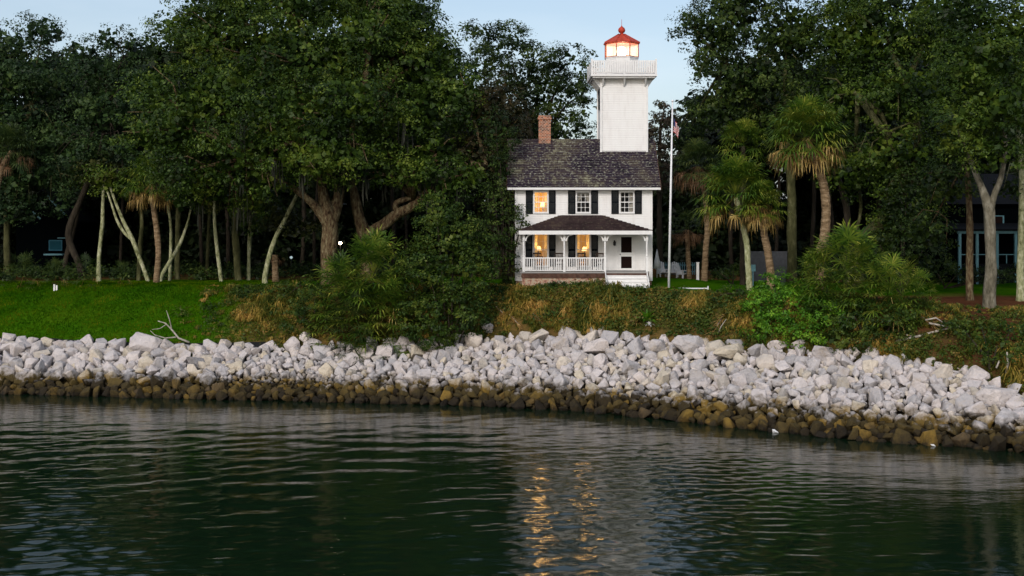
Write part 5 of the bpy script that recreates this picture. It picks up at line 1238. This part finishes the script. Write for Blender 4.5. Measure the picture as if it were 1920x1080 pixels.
for x in (x0 + .02, x1 - .02):
    mb = MB(); mb.box(x - .04, x + .04, PY - 1.12, PY - 1.04, HG + .0, HG + .3); mb.bar((x, PY - 1.08, HG + .3), (x, PY, FLOOR + .02), .05, .05); mb.build('step_rail', M['white'], house)
# lamps and chairs on / behind the porch
for px, py, lab in ((1009.5, 466, 'lit table lamp glowing in the left ground-floor window'), (1096.5, 467, 'lit table lamp glowing in the ground-floor window nearer the door')):
    y = WY + .55; x = (px - 960) / F * y; z = H - (py - YH) / F * y
    t_ = thing('table_lamp', lab, 'table lamp', (x, y, z - .5), group='table lamps in the ground-floor windows')
    MB().lathe((x, y, z - .5), [(.09, 0), (.09, .03), (.04, .06), (.07, .18), (.03, .3), (.015, .4)], 12, 0, True).build('base', M['chair'], t_)
    MB().lathe((x, y, z), [(.21, -.12), (.11, .14)], 16, 0, True).build('lamp_shade', emis('lampshade_glow', (1, .62, .22), 2.4), t_)
    warm((x, y + .1, z + .25), 38, .15, par=t_)
    tb = thing('side_table', 'dark side table under the ' + ('left' if px < 1050 else 'right') + ' glowing table lamp', 'table', (x, y, FLOOR))
    mbt = MB(); mbt.box(x - .3, x + .3, y - .25, y + .25, z - .54, z - .502); mbt.build('table_top', M['chair'], tb)
    for dx in (-.26, .26):
        for dy in (-.21, .21): MB().box(x + dx - .02, x + dx + .02, y + dy - .02, y + dy + .02, FLOOR + .001, z - .541).build('leg', M['chair'], tb)
y = WY + .7; x = XP(1018, y); z = ZP(383, y); 
t_ = thing('table_lamp', 'lit lamp glowing yellow behind the left upstairs window', 'table lamp', (x, y, z - .6))
MB().lathe((x, y, z - .6), [(.09, 0), (.09, .03), (.03, .08), (.05, .25), (.02, .45)], 12, 0, True).build('base', M['chair'], t_)
MB().lathe((x, y, z), [(.2, -.15), (.12, .12)], 16, 0, True).build('lamp_shade', emis('lampshade_glow_upstairs', (1, .6, .2), 3), t_)
tb = thing('side_table', 'small table under the upstairs lamp', 'table', (x, y, mid_z)); MB().box(x - .25, x + .25, y - .2, y + .2, z - .64, z - .602).build('table_top', M['chair'], tb)
for dx in (-.2, .2): MB().box(x + dx - .02, x + dx + .02, y - .15, y + .15, mid_z + .001, z - .641).build('leg', M['chair'], tb)
warm((XP(1014, y), WY + 1.2, ZP(375)), 75, .2, par=t_)

def rocking_chair(x, y, rz, lab):
    t = thing('rocking_chair', lab, 'rocking chair', (0, 0, 0), group='dark rocking chairs on the porch')
    MB().box(-.27, .27, -.25, .25, .40, .44).build('seat', M['chair'], t)
    b = MB(); b.bar((-.25, .24, .44), (-.25, .40, 1.12), .04, .04); b.bar((.25, .24, .44), (.25, .40, 1.12), .04, .04); b.bar((-.27, .40, 1.10), (.27, .40, 1.10), .09, .03); b.bar((-.25, .28, .62), (.25, .28, .62), .06, .03)
    for k in range(5): xx = -.17 + .085 * k; b.bar((xx, .28, .62), (xx, .39, 1.06), .035, .02)
    b.build('backrest', M['chair'], t)
    for s in (-1, 1):
        MB().tube([(s * .26, -.45 + .18 * i, .03 + .05 * ((i - 2.5) / 2.5) ** 2) for i in range(6)], [.022] * 6, 6).build('rocker', M['chair'], t)
        MB().box(s * .27 - .03, s * .27 + .03, -.27, .27, .64, .67).build('armrest', M['chair'], t)
        for yy in (-.22, .22): MB().box(s * .25 - .02, s * .25 + .02, yy - .02, yy + .02, .05, .4 if yy > 0 else .64).build('leg', M['chair'], t)
    t.location = (x, y, FLOOR + .005); t.rotation_euler = (0, 0, rz)
for px, yy, rz, lab in ((1009, 79.2, 0.15, 'rocking chair in front of the leftmost lit window'), (1046, 79.1, -.2, 'low rocking chair beside the middle porch post'), (1092, 79.2, .1, 'rocking chair in front of the lit window nearer the door'), (1120, 79.0, -.5, 'angled rocking chair against the shutter nearest the door')):
    rocking_chair(XP(px, yy), yy, rz, lab)

# ------------------------------------------------------------------ flagpole and flag
fy = 78.0; fx = XP(1254, fy); fz = gz(fx, fy)
fp = thing('flagpole', 'tall white flagpole standing right of the house', 'flagpole', (fx, fy, fz))
top = W(1261, 192, fy)
MB().tube([(fx, fy, fz - .1), ((fx + top.x) / 2, fy, (fz + top.z) / 2), tuple(top)], [.085, .07, .045], 12).build('pole', M['metal'], fp)
MB().lathe(tuple(top), [(.02, 0), (.08, .05), (.09, .1), (.05, .16)], 10, 0, True).build('finial', M['metal'], fp)
def flag():
    m = bpy.data.materials.new('flag_cloth'); m.use_nodes = True; t = m.node_tree; b = t.nodes['Principled BSDF']; b.inputs['Roughness'].default_value = .9
    uv = node(t, 'ShaderNodeAttribute', attribute_name='flaguv'); s = node(t, 'ShaderNodeSeparateColor'); t.links.new(uv.outputs['Color'], s.inputs[0])
    mu = node(t, 'ShaderNodeMath', operation='MULTIPLY'); mu.inputs[1].default_value = 6.5; t.links.new(s.outputs['Green'], mu.inputs[0]); fr = node(t, 'ShaderNodeMath', operation='FRACT'); t.links.new(mu.outputs[0], fr.inputs[0])
    gt = node(t, 'ShaderNodeMath', operation='LESS_THAN'); gt.inputs[1].default_value = .5; t.links.new(fr.outputs[0], gt.inputs[0])
    a = node(t, 'ShaderNodeMixRGB'); a.inputs[1].default_value = (.75, .72, .72, 1); a.inputs[2].default_value = (.45, .03, .035, 1); t.links.new(gt.outputs[0], a.inputs[0])
    c1 = node(t, 'ShaderNodeMath', operation='LESS_THAN'); c1.inputs[1].default_value = .4; t.links.new(s.outputs['Red'], c1.inputs[0]); c2 = node(t, 'ShaderNodeMath', operation='LESS_THAN'); c2.inputs[1].default_value = .54; t.links.new(s.outputs['Green'], c2.inputs[0])
    mm = node(t, 'ShaderNodeMath', operation='MULTIPLY'); t.links.new(c1.outputs[0], mm.inputs[0]); t.links.new(c2.outputs[0], mm.inputs[1])
    c = node(t, 'ShaderNodeMixRGB'); t.links.new(mm.outputs[0], c.inputs[0]); t.links.new(a.outputs[0], c.inputs[1]); c.inputs[2].default_value = (.03, .035, .12, 1); t.links.new(c.outputs[0], b.inputs['Base Color'])
    # limp flag: hangs from the hoist, the fly end falls down
    nu, nv = 26, 20; top_ = W(1261.5, 222, fy - .02); V = []; U = []
    for j in range(nv + 1):
        v = j / nv
        for i in range(nu + 1):
            u = i / nu; fall = 1.05 * u ** 1.3; out = .30 * u ** .8 + .03 * math.sin(u * 14 + v * 3); yy = .10 * math.sin(u * 17 + v * 2) * (.3 + u)
            V.append((top_.x + .04 + out, fy + yy, top_.z - v * .85 * (1 - .15 * u) - fall * .55)); U.append((u, v, 0, 1))
    Fa = [(j * (nu + 1) + i, j * (nu + 1) + i + 1, (j + 1) * (nu + 1) + i + 1, (j + 1) * (nu + 1) + i) for j in range(nv) for i in range(nu)]
    o = np_mesh('flag', V, Fa, m, smooth=True); ca = o.data.color_attributes.new('flaguv', 'FLOAT_COLOR', 'POINT'); ca.data.foreach_set('color', np.array(U, dtype=np.float32).ravel())
    tag(o, 'limp red and white striped flag hanging near the top of the flagpole', 'flag')
flag()

# small white rail on the lawn right of the pole
def small(name, label, cat, boxes, mat, part='body'):
    b = boxes[0]; t = thing(name, label, cat, ((b[0] + b[1]) / 2, (b[2] + b[3]) / 2, b[4]))
    mb = MB()
    for q in boxes: mb.box(*q)
    mb.build(part, mat, t); return t
g1 = gz(XP(1300, 79), 79)
small('kerb_board', 'low white edging board on the grass right of the flagpole', 'edging', [(XP(1257, 79), XP(1326, 79), 79, 79.08, g1, g1 + .07), (XP(1326.5, 79), XP(1328.5, 79), 78.98, 79.1, g1 - .05, g1 + .18)], M['metal'], 'board')
x = XP(1308, 88); g = gz(x, 88); small('marker_post', 'white square post standing behind the flagpole rail', 'post', [(x - .09, x + .09, 87.9, 88.1, g - .1, g + 1.25), (x - .11, x + .11, 87.88, 88.12, g + 1.251, g + 1.3)], M['white'], 'post')
for i, (px, h) in enumerate(((102.5, .42), (107, .34))):
    x = XP(px, 84.5); g = gz(x, 84.5); small('marker_post', ('taller' if i == 0 else 'shorter') + ' of two small white stakes side by side on the lawn', 'stake', [(x - .055, x + .055, 84.4, 84.5, g - .1, g + h)], M['white'], 'stake')
x = XP(1412, 82); g = gz(x, 82); small('utility_box', 'small pale box on a post beside the pale palm trunk', 'box', [(x - .03, x + .03, 82, 82.06, g - .1, g + .95), (x - .17, x + .17, 81.95, 82.15, g + .951, g + 1.4)], M['bluetrim'], 'box')
# white garden chairs behind the flagpole
def lawn_chair(x, y, rz, lab):
    g = gz(x, y); t = thing('lawn_chair', lab, 'chair', (0, 0, 0), group='white garden chairs behind the flagpole')
    MB().hexa([(-.3, -.3, .34), (.3, -.3, .34), (.3, .3, .22), (-.3, .3, .22)], [(-.3, -.3, .38), (.3, -.3, .38), (.3, .3, .26), (-.3, .3, .26)]).build('seat', M['white'], t)
    b = MB()
    for k in range(5): b.bar((-.24 + .12 * k, .28, .25), (-.3 + .15 * k, .62, 1.05 + .06 * (2 - abs(k - 2))), .1, .025)
    b.build('backrest', M['white'], t)
    for s in (-1, 1):
        MB().box(s * .36 - .06, s * .36 + .06, -.35, .4, .55, .58).build('armrest', M['white'], t); MB().box(s * .34 - .04, s * .34 + .04, -.32, -.22, 0, .549).build('leg', M['white'], t); MB().box(s * .34 - .04, s * .34 + .04, .25, .33, 0, .549).build('leg', M['white'], t)
    t.location = (x, y, g); t.rotation_euler = (0, 0, rz)
for px, y, rz, lab in ((1243, 92, .3, 'white garden chair at the corner of the house'), (1262, 93, -.3, 'white garden chair directly behind the flagpole'), (1280, 92, .8, 'white garden chair right of the flagpole')):
    lawn_chair(XP(px, y), y, rz, lab)
# white tent-like umbrella, folded
x = XP(1232, 90); g = gz(x, 90); t = thing('folded_parasol', 'closed white parasol standing behind the house corner', 'parasol', (x, 90, g))
MB().tube([(x, 90, g), (x, 90, g + 2.1)], [.03, .03], 8).build('pole', M['metal'], t); MB().lathe((x, 90, g), [(.28, .7), (.2, 1.2), (.1, 1.7), (.04, 2.0)], 10, 0, True).build('canopy', M['white'], t)
# picket fence, further back
t = thing('picket_fence', 'short run of white picket fence in the shade behind the flagpole', 'fence', (XP(1262, 96), 96, gz(XP(1262, 96), 96)))
mb = MB(); g = gz(12.5, 96)
x = XP(1240, 96)
while x < XP(1304, 96): mb.box(x, x + .07, 96, 96.03, g, g + .95); x += .16
mb.box(XP(1240, 96), XP(1304, 96), 96.032, 96.07, g + .2, g + .28); mb.box(XP(1240, 96), XP(1304, 96), 96.032, 96.07, g + .7, g + .78); mb.build('pickets', M['bluetrim'], t)  # white pickets in dim blue: their shade is put into the colour
# grey garden wall
g = gz(XP(1440, 89), 89); x0, x1 = XP(1406, 89), XP(1476, 89)
t = thing('garden_wall', 'grey rendered garden wall behind the two palm trunks', 'wall', ((x0 + x1) / 2, 89, g)); MB().box(x0, x1, 89, 89.25, g - .2, ZP(474, 89)).build('panel', M['greywall'], t); MB().box(x0 - .05, x1 + .05, 88.95, 89.3, ZP(474, 89) + .002, ZP(471.5, 89)).build('coping', M['greywall'], t)
# path lights
for px, py, Y, lab, s in ((638, 456, 92, 'round glowing path lamp beside the big oak trunk', 14), (546, 483, 100, 'tiny pale lamp deep in the shade behind the leaning trunk', .35)):
    c = W(px, py, Y); g = gz(c.x, Y); t = thing('garden_lamp', lab, 'lamp', (c.x, Y, g)); MB().tube([(c.x, Y, g), (c.x, Y, c.z - .1)], [.03, .03], 8).build('pole', M['black'], t)
    MB().lathe((c.x, Y, c.z - .11), [(.03, 0), (.1, .05), (.13, .12), (.1, .19), (.03, .23)], 12, 0, True).build('globe', emis('lamp_globe' + str(px), (1, .8, .55) if s > 2 else (.6, .75, .8), s), t)

# ------------------------------------------------------------------ neighbouring houses, shade painted into their near-black colours
def left_cottage():
    Y = 103; g = gz(XP(100, Y), Y); X = lambda p: XP(p, Y); Z = lambda p: ZP(p, Y)
    t = thing('cottage', 'dark cottage with pale gable edge half hidden in trees at far left', 'house', (X(90), Y, g))
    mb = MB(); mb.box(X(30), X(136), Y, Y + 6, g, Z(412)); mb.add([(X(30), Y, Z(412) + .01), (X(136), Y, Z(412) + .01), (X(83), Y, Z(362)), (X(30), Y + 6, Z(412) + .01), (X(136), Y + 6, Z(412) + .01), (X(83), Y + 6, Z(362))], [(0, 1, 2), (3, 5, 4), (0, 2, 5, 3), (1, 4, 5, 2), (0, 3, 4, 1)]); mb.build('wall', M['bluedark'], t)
    mb = MB()
    for a, b in (((X(26), Z(417)), (X(83), Z(357))), ((X(140), Z(417)), (X(83), Z(357)))): mb.hexa([(a[0], Y - .4, a[1]), (b[0], Y - .4, b[1]), (b[0], Y + 6.4, b[1]), (a[0], Y + 6.4, a[1])], [(a[0], Y - .4, a[1] + .2), (b[0], Y - .4, b[1] + .2), (b[0], Y + 6.4, b[1] + .2), (a[0], Y + 6.4, a[1] + .2)])
    mb.build('roof', M['roofdark'], t)
    mb = MB(); mb.bar((X(92), Y - .45, Z(367)), (X(125), Y - .45, Z(402)), .16, .05); mb.bar((X(65), Y - .45, Z(397)), (X(80), Y - .45, Z(411)), .14, .05); mb.build('rake_board', M['bluetrim'], t)
    w_ = MB(); w_.box(X(92), X(117), Y - .08, Y - .003, Z(470), Z(450)); w_ = w_.build('window', M['tealtrim'], t)
    MB().box(X(94), X(115), Y - .1, Y - .081, Z(468), Z(452)).build('pane', flatm('teal_glass', (.01, .05, .07), .9, .05), w_)
    w_ = MB(); w_.box(X(126), X(129), Y - .1, Y - .003, Z(447), Z(426)); w_.box(X(108), X(126), Y - .1, Y - .003, Z(447), Z(445.5)); w_.build('porch_trim', M['bluetrim'], t)
    MB().box(X(90), X(125), Y - 1, Y - .003, Z(478), Z(475.5)).build('balcony', M['bluetrim'], t)
left_cottage()
def blue_house():
    Y = 88; g = gz(XP(1850, Y), Y); X = lambda p: XP(p, Y); Z = lambda p: ZP(p, Y)
    t = thing('blue_house', 'dim house with pale blue porch posts behind the forked tree at right', 'house', (X(1870), Y, g))
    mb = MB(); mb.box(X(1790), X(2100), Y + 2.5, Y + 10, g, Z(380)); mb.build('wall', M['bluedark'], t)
    mb = MB(); mb.hexa([(X(1780), Y - .3, Z(432)), (X(2110), Y - .3, Z(432)), (X(2110), Y + 2.6, Z(425)), (X(1780), Y + 2.6, Z(425))], [(X(1780), Y - .3, Z(432) + .1), (X(2110), Y - .3, Z(432) + .1), (X(2110), Y + 2.6, Z(418)), (X(1780), Y + 2.6, Z(418))]); mb.build('porch_roof', M['roofdark'], t)
    mb = MB(); mb.hexa([(X(1775), Y + 2, Z(382)), (X(2115), Y + 2, Z(382)), (X(2115), Y + 11, Z(382)), (X(1775), Y + 11, Z(382))], [(X(1775), Y + 6, Z(320)), (X(2115), Y + 6, Z(320)), (X(2115), Y + 6.5, Z(320)), (X(1775), Y + 6.5, Z(320))]); mb.build('roof', M['roofdark'], t)
    MB().box(X(1796), X(2090), Y, Y + .15, Z(438), Z(433)).build('porch_beam', M['bluetrim'], t)
    for p in (1800, 1832.5, 1870, 1905, 1945, 1985): MB().box(X(p - 2.4), X(p + 2.4), Y - .02, Y + .16, g, Z(438.2)).build('post', M['bluetrim'], t)
    MB().box(X(1802.5), X(2080), Y + .04, Y + .1, Z(478), Z(476.6)).build('railing', M['bluetrim'], t)
    for p in (1851, 1888, 1925): MB().box(X(p - .7), X(p + .7), Y + .05, Y + .09, Z(494), Z(478.2)).build('screen_mullion', M['bluetrim'], t)
    MB().box(X(1798), X(2080), Y + .02, Y + .12, g, Z(495)).build('skirt', M['roofdark'], t)
    w_ = MB(); xa, xb, za, zb = X(1871), X(1908), Z(427), Z(404); yy = Y + 2.4
    for q in ((xa, xb, za, za + .08), (xa, xb, zb - .06, zb), (xa, xa + .06, za + .081, zb - .061), (xb - .1, xb, za + .081, zb - .061), ((xa + xb) / 2 - .03, (xa + xb) / 2 + .03, za + .081, zb - .061)): w_.box(q[0], q[1], yy, yy + .09, q[2], q[3])
    w_ = w_.build('window', M['bluetrim'], t); MB().box(xa + .06, xb - .1, yy + .05, yy + .06, za + .08, zb - .06).build('pane', M['screen'], w_)
blue_house()

# ------------------------------------------------------------------ small white stones at the waterline
for px, rad, lab in ((1453, .15, 'small white stone at the water\'s edge below the bright shrubs'), (1748, .15, 'lone white stone at the water\'s edge nearer the right edge')):
    Y = 58.0
    for _ in range(6): x = (px - 960) / F * Y; Y = float(fYw(x)) - .38
    me = bpy.data.objects['boulder'].data.copy(); me.name = 'white_stone'; me.materials.clear(); me.materials.append(M['white'])
    o = bpy.data.objects.new('white_stone', me); col.objects.link(o)
    o.location = (x, Y, .04); o.scale = (rad * 1.3, rad, rad * .7); o.rotation_euler = (.3, .2, px); tag(o, lab, 'stone')
